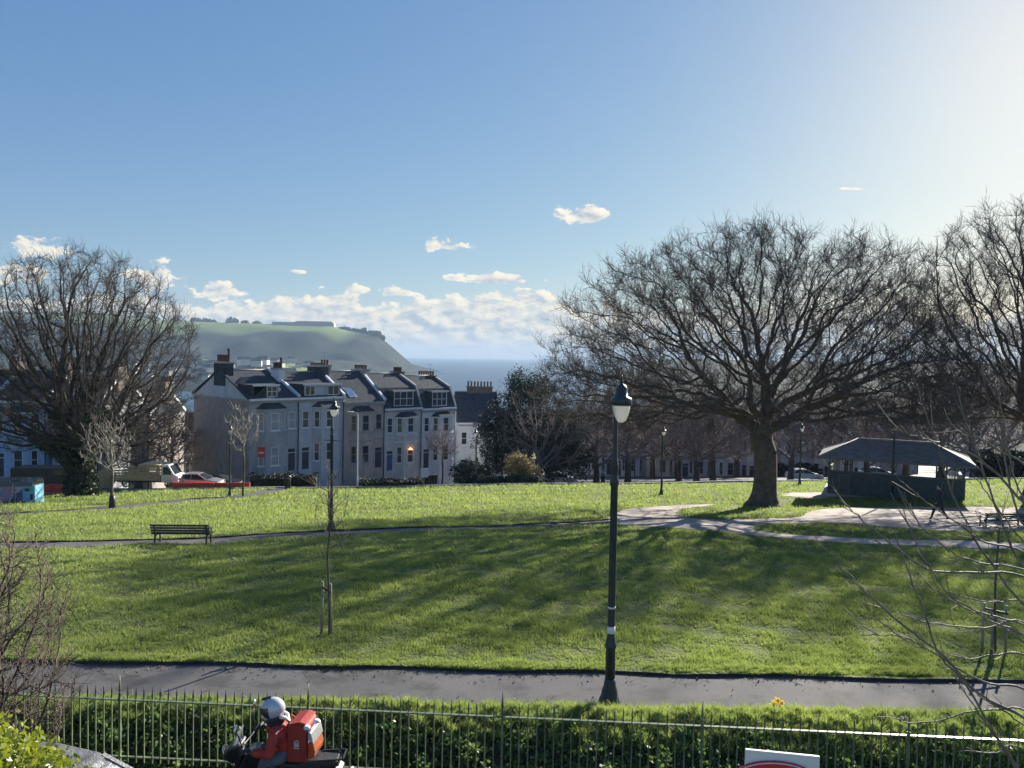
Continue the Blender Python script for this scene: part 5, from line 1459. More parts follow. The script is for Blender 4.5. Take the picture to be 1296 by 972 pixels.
def hand(parent, name, wrist, d, palm_n, m, curl=.6, s=1.0):
    "palm with five separate bent fingers; d = pointing direction, palm_n = palm normal"
    w_ = Vector(wrist); d = Vector(d).normalized(); n = Vector(palm_n); n = (n - d * n.dot(d)).normalized(); sdv = d.cross(n)
    V = [w_, w_ + d * .045 * s, w_ + d * .085 * s]; E = [(0, 1), (1, 2)]; Rr = [(.024 * s, .024 * s), (.036 * s, .02 * s), (.036 * s, .018 * s)]
    for k, (off, L_) in enumerate(((-.030, .058), (-.010, .07), (.011, .066), (.030, .05))):
        b = w_ + d * .085 * s + sdv * off * s; q = b; i0 = 2; dd = d.copy()
        for j in range(3):
            dd = (dd * math.cos(curl) + n * math.sin(curl)).normalized(); q = q + dd * L_ * s * (.42, .33, .27)[j]
            V.append(q); E.append((i0, len(V) - 1)); Rr.append((.009 * s, .009 * s)); i0 = len(V) - 1
    q = w_ + d * .03 * s - sdv * .035 * s; V.append(q); E.append((1, len(V) - 1)); Rr.append(.011 * s); i0 = len(V) - 1
    for j in range(2): q = q + (d * .6 - sdv * .5 + n * .45).normalized() * .028 * s; V.append(q); E.append((i0, len(V) - 1)); Rr.append(.0095 * s); i0 = len(V) - 1
    return skin(name, parent, V, E, Rr, m)

# walking person, striding left across the plaza
pw = ground(1188, 659)
pr = empty('person', (pw.x, pw.y, pw.z + .02), R(8), 'person in dark coat striding left across the plaza before the shelter', 'person')
V = [(0, 0, .93), (-.01, 0, 1.12), (-.02, 0, 1.32), (-.03, 0, 1.46), (-.045, 0, 1.55),
     (-.02, .09, .90), (-.22, .09, .50), (-.36, .09, .10), (-.47, .09, .05),
     (.02, -.09, .90), (.13, -.09, .50), (.42, -.09, .17), (.36, -.09, .06),
     (-.02, .19, 1.40), (.10, .24, 1.14), (.03, .25, .92),
     (-.02, -.19, 1.40), (-.10, -.24, 1.14), (-.28, -.22, .98)]
E = [(0, 1), (1, 2), (2, 3), (3, 4), (0, 5), (5, 6), (6, 7), (7, 8), (0, 9), (9, 10), (10, 11), (11, 12), (2, 13), (13, 14), (14, 15), (2, 16), (16, 17), (17, 18)]
Rr = [(.15, .12), (.15, .11), (.17, .12), (.06, .06), (.055, .055), (.10, .10), (.072, .072), (.045, .045), (.04, .05), (.10, .10), (.072, .072), (.045, .045), (.04, .05), (.06, .06), (.048, .048), (.035, .035), (.06, .06), (.048, .048), (.035, .035)]
skin('body', pr, V, E, Rr, M['dark_cloth'], lv=2)
mb = MB().mat(M['skin']); mb.lathe([(.02, -.125), (.065, -.10), (.082, -.04), (.088, .02), (.085, .07), (.06, .115), (.01, .135)], 14, (-.06, 0, 1.66)); mb.mat(M['skin']); mb.prism([(-.15, 1.66), (-.175, 1.625), (-.14, 1.62)], -.015, .015); hd = mb.build('head', pr)
mb = MB().mat(M['dark_cloth']); mb.lathe([(.094, .0), (.097, .05), (.075, .12), (.01, .15)], 14, (-.045, 0, 1.665)); mb.build('hair', pr)
mb = MB().mat(M['dark_cloth']); mb.lathe([(.23, .72), (.20, .95), (.165, 1.1), (.185, 1.25), (.185, 1.38), (.09, 1.47)], 14, (-.015, 0, 0)); mb.build('coat', pr)
hand(pr, 'hand', (.03, .25, .90), (-.1, 0, -1), (-1, 0, 0), M['skin'], .3); hand(pr, 'hand', (-.29, -.22, .975), (-.6, 0, -.7), (-.5, 0, .5), M['skin'], .35)

# ------------------------------------------------------------------ delivery rider and motorcycle, heading left
BX, BY = -2.86, 9.25
bk = empty('motorcycle', (BX, BY, 0.02), R(1), 'small dark delivery motorcycle with clear windscreen and mirrors, ridden left past the railings', 'motorcycle')
def wheel(parent, x, r, name='wheel', y=0, w_=.09):
    mb = MB().mat(M['tyre']); k = 28
    o = link(name, None, parent) if False else None
    prof = [(r - .06, -w_ / 2), (r - .01, -w_ / 2 * .8), (r, 0), (r - .01, w_ / 2 * .8), (r - .06, w_ / 2), (r - .065, 0)]
    vs = []; fs = []
    for i in range(k):
        a = 2 * PI * i / k
        for (rr_, yy) in prof: vs.append((x + rr_ * math.cos(a), y + yy, r + rr_ * math.sin(a)))
    n = len(prof)
    for i in range(k):
        for j in range(n): fs.append((i * n + j, i * n + (j + 1) % n, ((i + 1) % k) * n + (j + 1) % n, ((i + 1) % k) * n + j))
    mb.add(vs, fs, True); ty = mb.build('tyre')
    root = empty(name, (0, 0, 0)); root.parent = parent; ty.parent = root
    mb = MB().mat(M['silver_paint'])
    for i in range(5):
        a = 2 * PI * i / 5; mb.bar((x, y, r), (x + (r - .05) * math.cos(a), y, r + (r - .05) * math.sin(a)), .04, .025, up=(0, 1, 0))
    mb.prism([(x + .06 * math.cos(2 * PI * i / 12), r + .06 * math.sin(2 * PI * i / 12)) for i in range(12)], y - w_ / 2, y + w_ / 2)
    mb.build('rim', root)
    return root
wheel(bk, -.68, .29); wheel(bk, .62, .29)
mb = MB().mat(M['black_paint'])
mb.prism([(-.50, .62), (-.32, .98), (-.18, 1.0), (-.08, .84), (.10, .78), (.75, .80), (.86, .72), (.5, .5), (.3, .34), (-.25, .30), (-.40, .42)], -.13, .13); mb.build('body_panel', bk, bevel=.03)
mb = MB().mat(M['leather']); mb.prism([(-.06, .80), (.0, .86), (.3, .84), (.42, .88), (.80, .88), (.82, .81), (.3, .77)], -.14, .14); mb.build('seat', bk, bevel=.025)
mb = MB().mat(M['black_plastic']); mb.bar((-.68, -.075, .29), (-.42, -.075, .86), .05); mb.bar((-.68, .075, .29), (-.42, .075, .86), .05); mb.prism([(-.98, .40), (-.85, .61), (-.66, .66), (-.46, .58), (-.5, .54), (-.67, .60), (-.84, .54), (-.93, .38)], -.06, .06); mb.build('fork', bk)
mb = MB().mat(M['black_plastic']); mb.tube([(-.30, -.36, 1.10), (-.34, -.16, 1.06), (-.40, 0, 1.0), (-.34, .16, 1.06), (-.30, .36, 1.10)], .014, 8); hb = mb.build('handlebar', bk)
for s in (-1, 1):
    mb = MB().mat(M['leather']); mb.tube([(-.285, s * .26, 1.09), (-.275, s * .38, 1.105)], .02, 8); mb.build('grip', hb)
for s in (-1, 1):
    mb = MB().mat(M['black_plastic']); mb.tube([(-.33, s * .22, 1.07), (-.36, s * .28, 1.25), (-.38, s * .33, 1.34)], .008, 6); mi = mb.build('mirror', bk)
    mb = MB().mat(M['chrome']); mb.lathe([(.02, 0), (.055, .006), (.06, .02), (.02, .03)], 12); o = mb.build('mirror_glass', mi, (-.385, s * .35, 1.37), (0, PI / 2, 0))
mb = MB().mat(m_g); mb.prism([(-.49, 1.02), (-.44, 1.20), (-.425, 1.20), (-.475, 1.02)], -.12, .12); mb.build('windscreen', bk)
mb = MB().mat(M['black_paint']); mb.prism([(-.62, .88), (-.56, 1.02), (-.40, 1.08), (-.36, .9), (-.46, .82)], -.13, .13); mb.build('headlight_cowl', bk, bevel=.03)
mb = MB().mat(M['chrome']); mb.lathe([(.085, 0), (.08, .02), (.03, .035)], 14); mb.build('headlight', bk, (-.60, 0, .93), (0, -PI / 2 - .3, 0))
mb = MB().mat(M['chrome']); mb.tube([(.0, -.15, .35), (.4, -.16, .33), (.95, -.17, .42)], [.02, .03, .045], 10); mb.build('exhaust', bk)
mb = MB().mat(M['black_plastic']); mb.bar((.55, -.12, .88), (.86, -.12, .90), .018); mb.bar((.55, .12, .88), (.86, .12, .90), .018); mb.bar((.86, -.12, .90), (.86, .12, .90), .018); mb.bar((.86, -.12, .90), (.82, -.06, 1.02), .014); mb.build('rack', bk)
mb = MB().mat(M['white_paint']); mb.box(.93, .96, -.09, .09, .50, .70); mb.build('number_plate', bk)

rd = empty('person', (BX, BY, 0.0), R(1), 'delivery rider in red jacket and silver helmet sitting on the dark motorcycle', 'person')
V = [(.17, 0, .94), (.14, 0, 1.08), (.05, 0, 1.22), (.01, 0, 1.33), (-.01, 0, 1.40),
     (.15, .12, .93), (-.12, .17, .90), (-.06, .17, .48), (-.20, .18, .40),
     (.15, -.12, .93), (-.12, -.17, .90), (-.06, -.17, .48), (-.20, -.18, .40),
     (.04, .19, 1.24), (.0, .25, 1.03), (-.21, .31, 1.10),
     (.04, -.19, 1.24), (.0, -.25, 1.03), (-.21, -.31, 1.10)]
Rr = [(.12, .12), (.12, .11), (.13, .11), (.055, .055), (.05, .05), (.10, .10), (.075, .075), (.05, .05), (.045, .055), (.10, .10), (.075, .075), (.05, .05), (.045, .055), (.065, .065), (.05, .05), (.036, .036), (.065, .065), (.05, .05), (.036, .036)]
skin('body', rd, V, E, Rr, M['trousers_grey'], lv=2)
Vj = [V[i] for i in (0, 1, 2, 3, 13, 14, 15, 16, 17, 18)]
jk = skin('jacket', rd, Vj, [(0, 1), (1, 2), (2, 3), (2, 4), (4, 5), (5, 6), (2, 7), (7, 8), (8, 9)], [(.175, .18), (.18, .18), (.19, .17), (.085, .085), (.09, .09), (.07, .07), (.052, .052), (.09, .09), (.07, .07), (.052, .052)], M['jacket_red'], lv=3)
tx = bpy.data.textures.new('cloth folds', 'CLOUDS'); tx.noise_scale = .09; tx.noise_depth = 3
dm = jk.modifiers.new('folds', 'DISPLACE'); dm.texture = tx; dm.strength = .055; dm.mid_level = .5; dm.texture_coords = 'LOCAL'
mb = MB().mat(M['trim']); mb.tube([(.07, -.08, 1.42), (.13, -.05, 1.40), (.17, 0, 1.33), (.13, .05, 1.40), (.07, .08, 1.42)], [.018, .024, .02, .024, .018], 8); mb.build('scarf', rd)
mb = MB().mat(M['dark_cloth']); mb.lathe([(.10, 1.30), (.11, 1.34), (.085, 1.39)], 14, (.0, 0, 0)); mb.build('collar', rd)
# helmet, slightly bowed
k, n = 20, 12; vs = []; fs = []
for i in range(n + 1):
    ph = PI * i / n; z = math.cos(ph); rr_ = math.sin(ph)
    for j in range(k):
        a = 2 * PI * j / k; x = rr_ * math.cos(a) * .158; y = rr_ * math.sin(a) * .122; zz = z * .145
        if z < -.1: x = x - .035 * (-z) * (1 if math.cos(a) < 0 else 0); zz *= .92
        vs.append((x, y, zz))
for i in range(n):
    for j in range(k): fs.append((i * k + j, i * k + (j + 1) % k, (i + 1) * k + (j + 1) % k, (i + 1) * k + j))
mb = MB().mat(M['helmet']); mb.add(vs, fs, True); mb.mat(M['leather']); mb.lathe([(.10, -.16), (.115, -.11), (.11, -.08)], 16, (.0, 0, 0))
hl = mb.build('helmet', rd, (-.035, 0, 1.485), (0, R(-14), 0))
vs = []; fs = []; kk = 13
for i, z in enumerate((-.07, -.025, .03, .065)):
    s_ = math.sqrt(max(0, 1 - (z / .145) ** 2)) * 1.03
    for j in range(kk):
        a = PI + (j / (kk - 1) - .5) * 2.9; vs.append((math.cos(a) * .158 * s_, math.sin(a) * .122 * s_, z))
for i in range(3):
    for j in range(kk - 1): fs.append((i * kk + j, i * kk + j + 1, (i + 1) * kk + j + 1, (i + 1) * kk + j))
mb = MB().mat(M['car_glass']); mb.add(vs, fs, True); mb.build('visor', hl)
mb = MB().mat(M['black_plastic']); mb.box(-.10, .02, -.014, .014, .138, .162); mb.build('vent', hl)
hand(rd, 'glove', (-.20, .31, 1.12), (-1, .05, -.1), (0, 0, -1), M['leather'], .75, 1.1); hand(rd, 'glove', (-.20, -.31, 1.12), (-1, -.05, -.1), (0, 0, -1), M['leather'], .75, 1.1)
for s in (-1, 1):
    mb = MB().mat(M['leather']); mb.prism([(-.32, .33), (-.30, .39), (-.18, .43), (-.12, .52), (-.02, .52), (-.01, .33)], s * .17 - .045, s * .17 + .045); mb.build('boot', rd, bevel=.015)
# delivery bag on his back
bg_ = empty('delivery_bag', (BX + .365, BY, 1.17), R(-6), 'large red square delivery backpack with pale emblem on the rider\'s back', 'bag')
M['bag_red'] = mat('red bag fabric', (.34, .032, .022), .6, .15, 6, .3, 20)
mb = MB().mat(M['bag_red']); mb.prism([(-.15, -.25), (-.15, .22), (-.11, .25), (.11, .24), (.14, .20), (.15, -.24)], -.21, .21); body_b = mb.build('bag_body', bg_, bevel=.02)
mb = MB().mat(M['trim']); mb.lathe([(.02, 0), (.045, .01), (.05, .035), (.03, .055)], 12, (0, 0, 0)); mb.build('lid_knob', bg_, (.15, -.19, .20)); 
mb = MB().mat(M['trim']); mb.lathe([(.02, 0), (.045, .01), (.05, .035), (.03, .055)], 12, (0, 0, 0)); mb.build('lid_knob', bg_, (.23, -.02, .21))
mb = MB().mat(M['bag_red']); mb.prism([(-.13, .252), (.03, .29), (.13, .27), (.13, .242), (-.11, .246)], -.19, .19); mb.build('lid_flap', bg_, bevel=.008)
M['orange_sheet'] = mat('orange rain cover', (.5, .13, .05), .45, .2, 6, .4, 12, transl=.35)
mb = MB().mat(M['orange_sheet']); mb.prism([(.155, -.22), (.158, .15), (.20, .14), (.27, -.10), (.25, -.19)], -.18, .18); mb.build('rain_cover', bg_, bevel=.02)
mb = MB().mat(M['silver_paint']); mb.prism([(.16, .0), (.162, .17), (.21, .15), (.25, .0), (.21, .03)], -.19, .19); mb.build('reflective_panel', bg_, bevel=.008)
mb = MB().mat(M['trim'])      # emblem: little outlined house over a line of small letters
y = -.2125
def pl(x0, x1, z0, z1): mb.box(x0, x1, y - .002, y, z0, z1)
pl(-.035, -.027, -.03, .03); pl(.027, .035, -.03, .03); pl(-.027, .027, -.03, -.022); pl(-.02, -.012, -.022, .018); pl(-.004, .004, -.022, .022); pl(.012, .02, -.022, .018)
mb.add([(-.04, y - .002, .03), (0, y - .002, .06), (0, y - .002, .05), (-.03, y - .002, .026)], [(0, 1, 2, 3)]); mb.add([(.04, y - .002, .03), (0, y - .002, .06), (0, y - .002, .05), (.03, y - .002, .026)], [(0, 1, 2, 3)])
for i in range(7): pl(-.045 + i * .0135, -.037 + i * .0135, -.06, -.045)
mb.build('emblem', bg_)
for s in (-1, 1):
    mb = MB().mat(M['jacket_red']); mb.tube([(-.15, s * .13, .18), (-.24, s * .15, .21), (-.40, s * .15, .12), (-.43, s * .16, .0)], .016, 6); mb.build('strap', bg_)

bg_.scale = (.82, .9, .92); bg_.location.z -= .03; bg_.location.x -= .03
# ------------------------------------------------------------------ railings
fa = Vector((-12.0, 10.0)); 
A_ = at(60, 881, 10.58); B_ = at(1240, 935, 9.84)
dirf = Vector((B_.x - A_.x, B_.y - A_.y)).normalized(); pitch = .1175
fn = empty('railings', (A_.x, A_.y, 0), math.atan2(dirf.y, dirf.x), 'green painted iron railings with spiked tops running along the bottom of the park', 'railings')
ZR = (A_.z + B_.z) / 2; slope = (B_.z - A_.z) / (Vector((B_.x, B_.y)) - Vector((A_.x, A_.y))).length
bayn = 23; i0 = -26; 
def zr(x): return A_.z + slope * x
for b in range(-2, 7):
    x0 = 1.06 + b * bayn * pitch
    mb = MB().mat(M['fence_iron'])
    mb.bar((x0, 0, 0), (x0, 0, zr(x0) + .05), .032, .032); mb.lathe([(.016, 0), (.024, .03), (.012, .05), (.018, .09), (.002, .30)], 6, (x0, 0, zr(x0) + .05)); mb.build('post', fn)
    mb = MB().mat(M['fence_iron'])
    for j in range(1, bayn):
        x = x0 + j * pitch + random.uniform(-.003, .003); ln = random.gauss(0, .0025); ht = random.uniform(-.008, .008)
        mb.bar((x, 0, .08), (x + ln, 0, zr(x) - .012), .016, .016)
        mb.add([(x + ln - .008, -.006, zr(x) + .012), (x + ln + .008, -.006, zr(x) + .012), (x + ln + .008, .006, zr(x) + .012), (x + ln - .008, .006, zr(x) + .012), (x + ln, 0, zr(x) + .21 + ht),
                (x + ln - .013, 0, zr(x) + .09), (x + ln + .013, 0, zr(x) + .09)], [(0, 1, 6, 4, 5), (2, 3, 5, 4, 6), (0, 3, 5), (1, 2, 6), (0, 1, 2, 3)])
    mb.bar((x0 + .0165, 0, zr(x0)), (x0 + bayn * pitch - .0165, 0, zr(x0 + bayn * pitch)), .045, .014)
    mb.bar((x0 + .0165, 0, .16), (x0 + bayn * pitch - .0165, 0, .16), .04, .014)
    mb.build('railing_panel', fn)

# ------------------------------------------------------------------ sign board, close to the window
q = at(990, 1010, 4.3)
sb = empty('sign_board', (q.x, q.y, 0.0), R(-4), 'white board with a red oval edged in white, at the bottom edge of the view', 'sign')
tp = at(990, 953, 4.3).z
M['sign_red'] = mat('red sign face', (.60, .02, .05), .4, .05, 2); M['sign_white'] = mat('white sign face', (.75, .75, .76), .45, .04, 2)
mb = MB().mat(M['sign_white']); mb.prism([(-.215, tp - .75), (-.215, tp + .008), (.205, tp - .012), (.205, tp - .75)], 0, .02); mb.build('board', sb, bevel=.003)
ox_, oa, ob = -.045, .245, .115; dc = tp - .045 - ob
def oval(f, y0, y1, m, nm):
    mb = MB().mat(m); mb.prism([(ox_ + (oa - f) * math.cos(2 * PI * i / 72), dc + (ob - f) * math.sin(2 * PI * i / 72)) for i in range(72)], y0, y1); return mb.build(nm, sb)
oval(0, -.016, -.004, M['sign_red'], 'red_oval'); oval(.006, -.019, -.0165, M['sign_white'], 'white_edge'); oval(.012, -.022, -.0195, M['sign_red'], 'oval_face')
mb = MB().mat(M['stake']); mb.box(-.04, .04, .021, .10, -.05, tp - .05); mb.build('post', sb)

# ------------------------------------------------------------------ vehicles
M['mottled_roof'] = mat('mottled grey roof', (.06, .065, .075), .5, .5, 6, .4, 40, c2=(.20, .205, .22), detail=10)  # roof colour mottled between two greys by noise
M['reflection_glass'] = mat('dark glass with painted reflections', (.01, .012, .015), .25, .3, 9, .5, 30, c2=(.5, .52, .55), detail=12)  # pale and dark speckle paints tree and sky reflections into the windscreen colour
M['navy_paint'] = mat('dark navy vehicle paint', (.012, .01, .035), .25, .1, 3, coat=.8)
def car(loc, rz, paint, label, group=None, W=1.76, Lh=4.2, H=1.45, name='parked_car', cat='car', roofm=None, glassm='car_glass'):
    r = empty(name, loc, rz, label, cat, group)
    h = H / 1.45; pf = [(-2.05, .35), (-2.1, .62), (-2.02, .88), (-1.8, .95), (-1.05, .98), (1.25, .92), (1.95, .76), (2.08, .58), (2.06, .35)]
    x = lambda v: v * Lh / 4.2
    mb = MB().mat(M[paint]); mb.prism([(x(a), b * h) for a, b in pf], -W / 2, W / 2); mb.build('body', r, bevel=.06)
    # tapered glasshouse
    bot = [(-1.75, .94), (.95, .93)]; top = [(-1.25, 1.36), (.15, 1.38)]; wb, wt = W / 2 - .06, W / 2 - .24
    vs = []
    for (a, b), ww in ((bot[0], wb), (bot[1], wb), (top[1], wt), (top[0], wt)):
        for s in (-1, 1): vs.append((x(a), s * ww, b * h))
    mb = MB().mat(M['car_glass']); mb.add(vs, [(0, 2, 4, 6), (1, 7, 5, 3), (2, 3, 5, 4), (0, 6, 7, 1), (4, 5, 7, 6)]); gl_ = mb.build('windows', r)
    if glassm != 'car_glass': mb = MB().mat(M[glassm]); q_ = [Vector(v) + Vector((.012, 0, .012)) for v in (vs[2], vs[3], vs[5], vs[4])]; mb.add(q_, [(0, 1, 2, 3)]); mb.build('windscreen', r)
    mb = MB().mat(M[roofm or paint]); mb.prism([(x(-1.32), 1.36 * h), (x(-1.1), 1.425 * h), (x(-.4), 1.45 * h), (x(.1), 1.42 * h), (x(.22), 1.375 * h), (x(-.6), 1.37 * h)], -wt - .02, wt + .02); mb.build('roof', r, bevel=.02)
    for s in (-1, 1):
        for (a, b) in ((bot[0], top[0]), (bot[1], top[1]), ((-.45, .94), (-.45, 1.38))):
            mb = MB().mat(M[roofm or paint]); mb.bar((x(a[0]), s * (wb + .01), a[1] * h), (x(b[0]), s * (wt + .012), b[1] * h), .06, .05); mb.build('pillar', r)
    for s in (-1, 1):
        for xx in (-1.3, 1.3):
            w_ = wheel(r, x(xx), .31, y=s * (W / 2 - .08), w_=.2)
    for s in (-1, 1):
        mb = MB().mat(M['chrome']); mb.box(x(1.93), x(2.07), s * .62 - .17, s * .62 + .17, .58 * h, .70 * h); mb.build('headlight', r, bevel=.02)
        mb = MB().mat(M['red_plastic']); mb.box(x(-2.09), x(-2.0), s * .68 - .1, s * .68 + .1, .66 * h, .84 * h); mb.build('tail_light', r, bevel=.015)
        mb = MB().mat(M['black_plastic']); mb.box(x(.62), x(.8), s * (W / 2 + .09) - .08, s * (W / 2 + .09) + .08, .95 * h, 1.08 * h); mb.build('wing_mirror', r, bevel=.02)
    return r
nc = car((-4.85, 7.8, .02), R(-13), 'navy_paint', 'dark navy car with dull grey roof and windscreen with painted-on reflections parked by the leafy bush', None, 1.78, 4.1, 1.36, roofm='mottled_roof', glassm='reflection_glass')
mb = MB().mat(M['car_glass']); mb.box(-.75, -.1, -.42, .42, 1.36, 1.369); mb.build('sunroof', nc)
mb = MB().mat(M['chrome'])
mb.tube([(-.9, 0, 1.42), (-1.0, 0, 1.50), (-1.02, 0, 1.52)], .012, 6); mb.build('aerial', nc)
mb = MB().mat(M['black_plastic']); mb.bar((.8, -.55, 1.0), (.45, .1, 1.17), .02, .02); mb.bar((.8, .15, 1.0), (.45, .7, 1.17), .02, .02); mb.build('wiper', nc)
cg = 'cars parked beyond the lawn'
for (px, py, Y, rz, pt, lb) in ((252, 612, 68, 0.05, 'silver_paint', 'silver car in front of the brown gable wall behind the red barriers'), (278, 612, 70, .05, 'black_paint', 'dark car nose to tail with the silver car at the brown gable'),
        (1018, 600, 93, 0, 'white_paint', 'white car far behind the lawn between the big trunk and the shelter'), (1222, 600, 92, 0.1, 'white_paint', 'white car half seen past the right end of the shelter'),
        (708, 604, 90, .1, 'white_paint', 'white car beside the golden bush beyond the lawn'), (1110, 600, 92, 0, 'silver_paint', 'silver car seen through the open shelter')):
    q = at(px, py, Y); car((q.x, q.y, zg(q.x, q.y) + .04), rz, pt, lb, cg)

# flatbed truck with timber cage
q = at(190, 620, 67); tk = empty('flatbed_truck', (q.x, q.y, zg(q.x, q.y) + .35), R(3), 'white flatbed truck with tan timber caged sides behind the far left lawn', 'truck')
mb = MB().mat(M['white_paint']); mb.prism([(1.3, .45), (1.3, 1.95), (1.95, 2.0), (2.45, 1.15), (2.78, 1.0), (2.82, .45)], -.95, .95); cb = mb.build('cab', tk, bevel=.06)
mb = MB().mat(M['car_glass']); mb.prism([(1.5, 1.15), (1.5, 1.8), (1.92, 1.82), (2.32, 1.15)], -.96, .96); mb.add([(2.02, -.8, 1.93), (2.02, .8, 1.93), (2.49, .8, 1.16), (2.49, -.8, 1.16)], [(0, 1, 2, 3)]); mb.build('window', cb)
mb = MB().mat(M['black_plastic']); mb.box(2.2, 2.3, -1.18, -1.0, 1.15, 1.45); mb.build('wing_mirror', cb)
mb = MB().mat(M['chrome']); mb.box(2.75, 2.84, -.85, -.55, .65, .85); mb.build('headlight', cb)
mb = MB().mat(M['black_plastic']); mb.box(-2.7, 2.0, -.4, .4, .38, .6); mb.build('chassis', tk)
mb = MB().mat(M['wood_frame']); mb.box(-2.75, 1.22, -1.0, 1.0, .62, .74); mb.build('bed', tk)
mb = MB().mat(M['wood_frame'])
for y in (-1.0, .96):
    for z in (.76, .95, 1.2, 1.42): mb.box(-2.72, -.55 if z > 1.3 else 1.2, y, y + .04, z, z + .13)
    for x in (-2.72, -2.0, -1.3, -.6, .1, .7, 1.15): mb.box(x, x + .07, y - .03, y - .002, .74, 1.95 if x > -.7 else 1.6)
for z in (1.5, 1.7, 1.88): mb.box(-.6, 1.2, -1.0, -.96, z, z + .08); mb.box(-.6, 1.2, .96, 1.0, z, z + .08)
mb.box(-.6, 1.22, -1.0, 1.0, 1.96, 2.02); mb.build('cage_sides', tk)
for xx in (-1.7, 1.95):
    for s in (-1, 1): wheel(tk, xx, .36, y=s * .85, w_=.22).location.z = 0
# load of poles and a leaning white board left of the truck
q = at(134, 620, 67); ld = empty('cable_drum', (q.x, q.y, zg(q.x, q.y) + .35), R(35), 'tan timber cable drum standing between the ivy trunk and the truck', 'cable drum')
mb = MB().mat(M['wood_frame'])
for y in (-.35, .3): mb.prism([(.8 * math.cos(2 * PI * i / 24), .8 + .8 * math.sin(2 * PI * i / 24)) for i in range(24)], y, y + .06)
mb.build('flange', ld); mb = MB().mat(M['bark']); mb.prism([(.45 * math.cos(2 * PI * i / 20), .8 + .45 * math.sin(2 * PI * i / 20)) for i in range(20)], -.28, .29); mb.build('cable_core', ld)

# red plastic barriers
def barrier(px, Y, rz, label):
    q = at(px, 620, Y); r = empty('plastic_barrier', (q.x, q.y, zg(q.x, q.y) + (-.22 if px > 150 else .0)), rz, label, 'barrier', 'red plastic street barriers')
    mb = MB().mat(M['red_plastic']); mb.prism([(-.25, 0), (-.22, .15), (-.1, .25), (-.08, .78), (.08, .78), (.1, .25), (.22, .15), (.25, 0)], -.92, .92, 'x')
    mb.build('shell', r, bevel=.015)
names_b = ['leftmost red barrier, beside the painted cabinet', 'second red barrier between painted cabinet and ivy trunk', 'third red barrier, touching the ivy trunk', 'first red barrier right of the flatbed truck', 'middle red barrier in front of the silver car', 'red barrier in front of the dark car', 'rightmost red barrier, by the small lamp post']
for (px, Y), lb in zip(((50, 62), (77, 62.2), (100, 62.6), (232, 65.5), (257, 65.6), (276, 65.8), (303, 66)), names_b): barrier(px, Y, .03, lb)

# painted utility cabinet with low dark roof
q = ground(16, 636); cbx = empty('painted_cabinet', (q.x, q.y, q.z), R(2), 'low utility cabinet with pink and blue graffiti and a dark lid at far left', 'cabinet')
def graffiti():
    m, nt, p, out = new_mat('graffiti paint'); N = nt.nodes; L = nt.links
    tc = N.new('ShaderNodeTexCoord'); v = N.new('ShaderNodeTexVoronoi'); v.inputs['Scale'].default_value = 2.6; ns = N.new('ShaderNodeTexNoise'); ns.inputs['Scale'].default_value = 3; ns.inputs['Distortion'].default_value = 1.5
    L.new(tc.outputs['Object'], ns.inputs['Vector']); ad = N.new('ShaderNodeMixRGB'); ad.inputs[0].default_value = .4; L.new(tc.outputs['Object'], ad.inputs[1]); L.new(ns.outputs['Color'], ad.inputs[2]); L.new(ad.outputs[0], v.inputs['Vector'])
    rp = N.new('ShaderNodeValToRGB'); rp.color_ramp.interpolation = 'CONSTANT'; e = rp.color_ramp.elements
    e[0].color = (.05, .06, .12, 1); e[1].position = .22; e[1].color = (.45, .25, .36, 1)
    for pos, c in ((.42, (.50, .38, .48, 1)), (.58, (.16, .26, .42, 1)), (.72, (.42, .46, .52, 1)), (.86, (.12, .10, .2, 1))): x = e.new(pos); x.color = c
    sx_ = N.new('ShaderNodeSeparateColor'); L.new(v.outputs['Color'], sx_.inputs[0]); L.new(sx_.outputs[0], rp.inputs['Fac']); L.new(rp.outputs['Color'], p.inputs['Base Color']); return m
mb = MB().mat(graffiti()); mb.box(-2.2, .95, -.5, .5, -.1, 1.2); mb.build('body', cbx, bevel=.02)
mb = MB().mat(mat('sky blue paint', (.16, .42, .58), .6, .15, 3)); mb.box(.96, 1.75, -.52, .5, -.1, 1.22); mb.mat(M['black_plastic']); mb.box(1.1, 1.4, -.535, -.522, .85, 1.05); mb.box(1.45, 1.62, -.535, -.522, .3, .7); mb.build('end_box', cbx, bevel=.015)
mb = MB().mat(M['black_paint']); mb.prism([(-.68, 1.23), (-.6, 1.5), (.6, 1.62), (.68, 1.23)], -2.3, 1.65, 'x'); mb.build('lid', cbx)

# dark brown box van
q = at(60, 620, 65.5); vn = empty('parked_van', (q.x, q.y, zg(q.x, q.y) + .2), R(2), 'dark brown high sided van behind the red barriers at far left', 'van')
mb = MB().mat(M['brown_paint']); mb.prism([(-2.6, .35), (-2.6, 1.95), (-2.45, 2.05), (1.75, 2.08), (2.35, 1.35), (2.62, 1.1), (2.66, .35)], -.95, .95); mb.build('body', vn, bevel=.06)
mb = MB().mat(M['car_glass']); mb.prism([(1.1, 1.3), (1.1, 1.85), (1.68, 1.88), (2.15, 1.32)], -.96, .96); mb.add([(1.82, -.8, 2.03), (1.82, .8, 2.03), (2.38, .8, 1.36), (2.38, -.8, 1.36)], [(0, 1, 2, 3)]); mb.build('window', vn)
mb = MB().mat(M['chrome']); mb.box(2.58, 2.68, -.9, -.6, .75, .98); mb.build('headlight', vn)
for xx in (-1.7, 1.75):
    for s in (-1, 1): wheel(vn, xx, .34, y=s * .85, w_=.2)

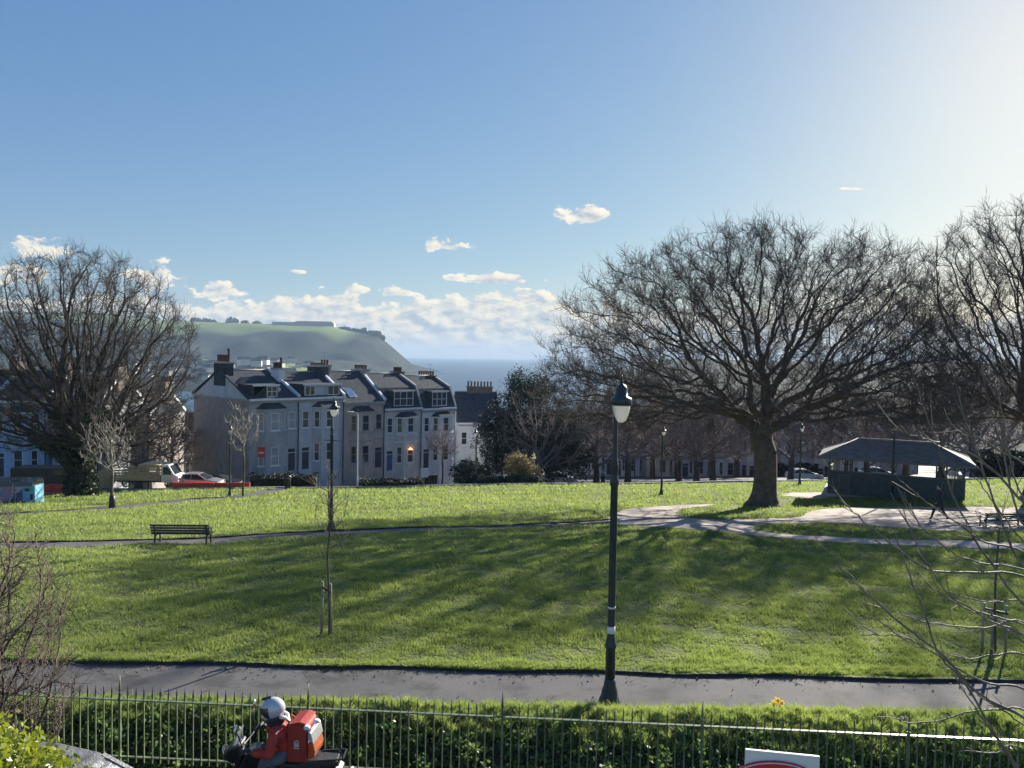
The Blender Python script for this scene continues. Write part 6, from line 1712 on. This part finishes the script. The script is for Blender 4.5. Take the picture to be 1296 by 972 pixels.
# bins and small street things
def litter_bin(px, py, Y, label):
    q = at(px, py, Y) if Y else ground(px, py); r = empty('litter_bin', on(q.x, q.y), 0, label, 'bin', 'dark litter bins')
    mb = MB().mat(M['black_plastic']); mb.lathe([(.24, -.05), (.26, .85), (.28, .88)], 14); mb.build('body', r); mb = MB().mat(M['black_plastic']); mb.lathe([(.29, .98), (.27, 1.12), (.1, 1.2)], 14); 
    for a in (0, PI / 2, PI, 1.5 * PI): mb.bar((.24 * math.cos(a), .24 * math.sin(a), .86), (.24 * math.cos(a), .24 * math.sin(a), .99), .03)
    mb.build('lid', r)
litter_bin(364, 619, None, 'dark litter bin on the lawn edge below the pale grey house')
litter_bin(447, 614, None, 'dark bin at the foot of the grey street light')
litter_bin(763, 611, None, 'bin on the far lawn beside the tall lamp post')
for i, (px, Y, lb) in enumerate(((542, 84, 'left wheelie bin between the two white houses'), (549, 84.6, 'right wheelie bin between the two white houses'))):
    q = at(px, 600, Y); r = empty('wheelie_bin', (q.x, q.y, zg(q.x, q.y) + .35), .7, lb, 'bin', 'wheelie bins by the white houses')
    mb = MB().mat(M['black_plastic']); mb.prism([(-.24, .05), (-.3, 1.0), (.3, 1.0), (.24, .05)], -.33, .33); mb.build('body', r); mb = MB().mat(M['black_plastic']); mb.prism([(-.33, 1.01), (-.2, 1.1), (.33, 1.08), (.33, 1.01)], -.35, .36); mb.build('lid', r)
q = at(537, 600, 83); r = empty('estate_board', (q.x, q.y, zg(q.x, q.y) + .2), .3, 'small white board on a post in front of the white terraced houses', 'board')
mb = MB().mat(M['trim']); mb.box(-.42, .42, -.03, .02, 1.0, 1.95); mb.build('panel', r); mb = MB().mat(M['stake']); mb.box(-.04, .04, .021, .1, -.1, 2.0); mb.build('post', r)

# ------------------------------------------------------------------ render settings
sc.render.engine = 'CYCLES'
sc.cycles.use_denoising = True
try: sc.cycles.denoiser = 'OPENIMAGEDENOISE'
except Exception: pass
sc.cycles.max_bounces = 6; sc.cycles.diffuse_bounces = 3; sc.cycles.glossy_bounces = 2; sc.cycles.transmission_bounces = 4; sc.cycles.volume_bounces = 0; sc.cycles.transparent_max_bounces = 6
sc.cycles.use_adaptive_sampling = True
sc.view_settings.view_transform = 'Standard'; sc.view_settings.look = 'None'; sc.view_settings.gamma = 1; sc.view_settings.use_curve_mapping = False
sc.view_settings.exposure = EXPO
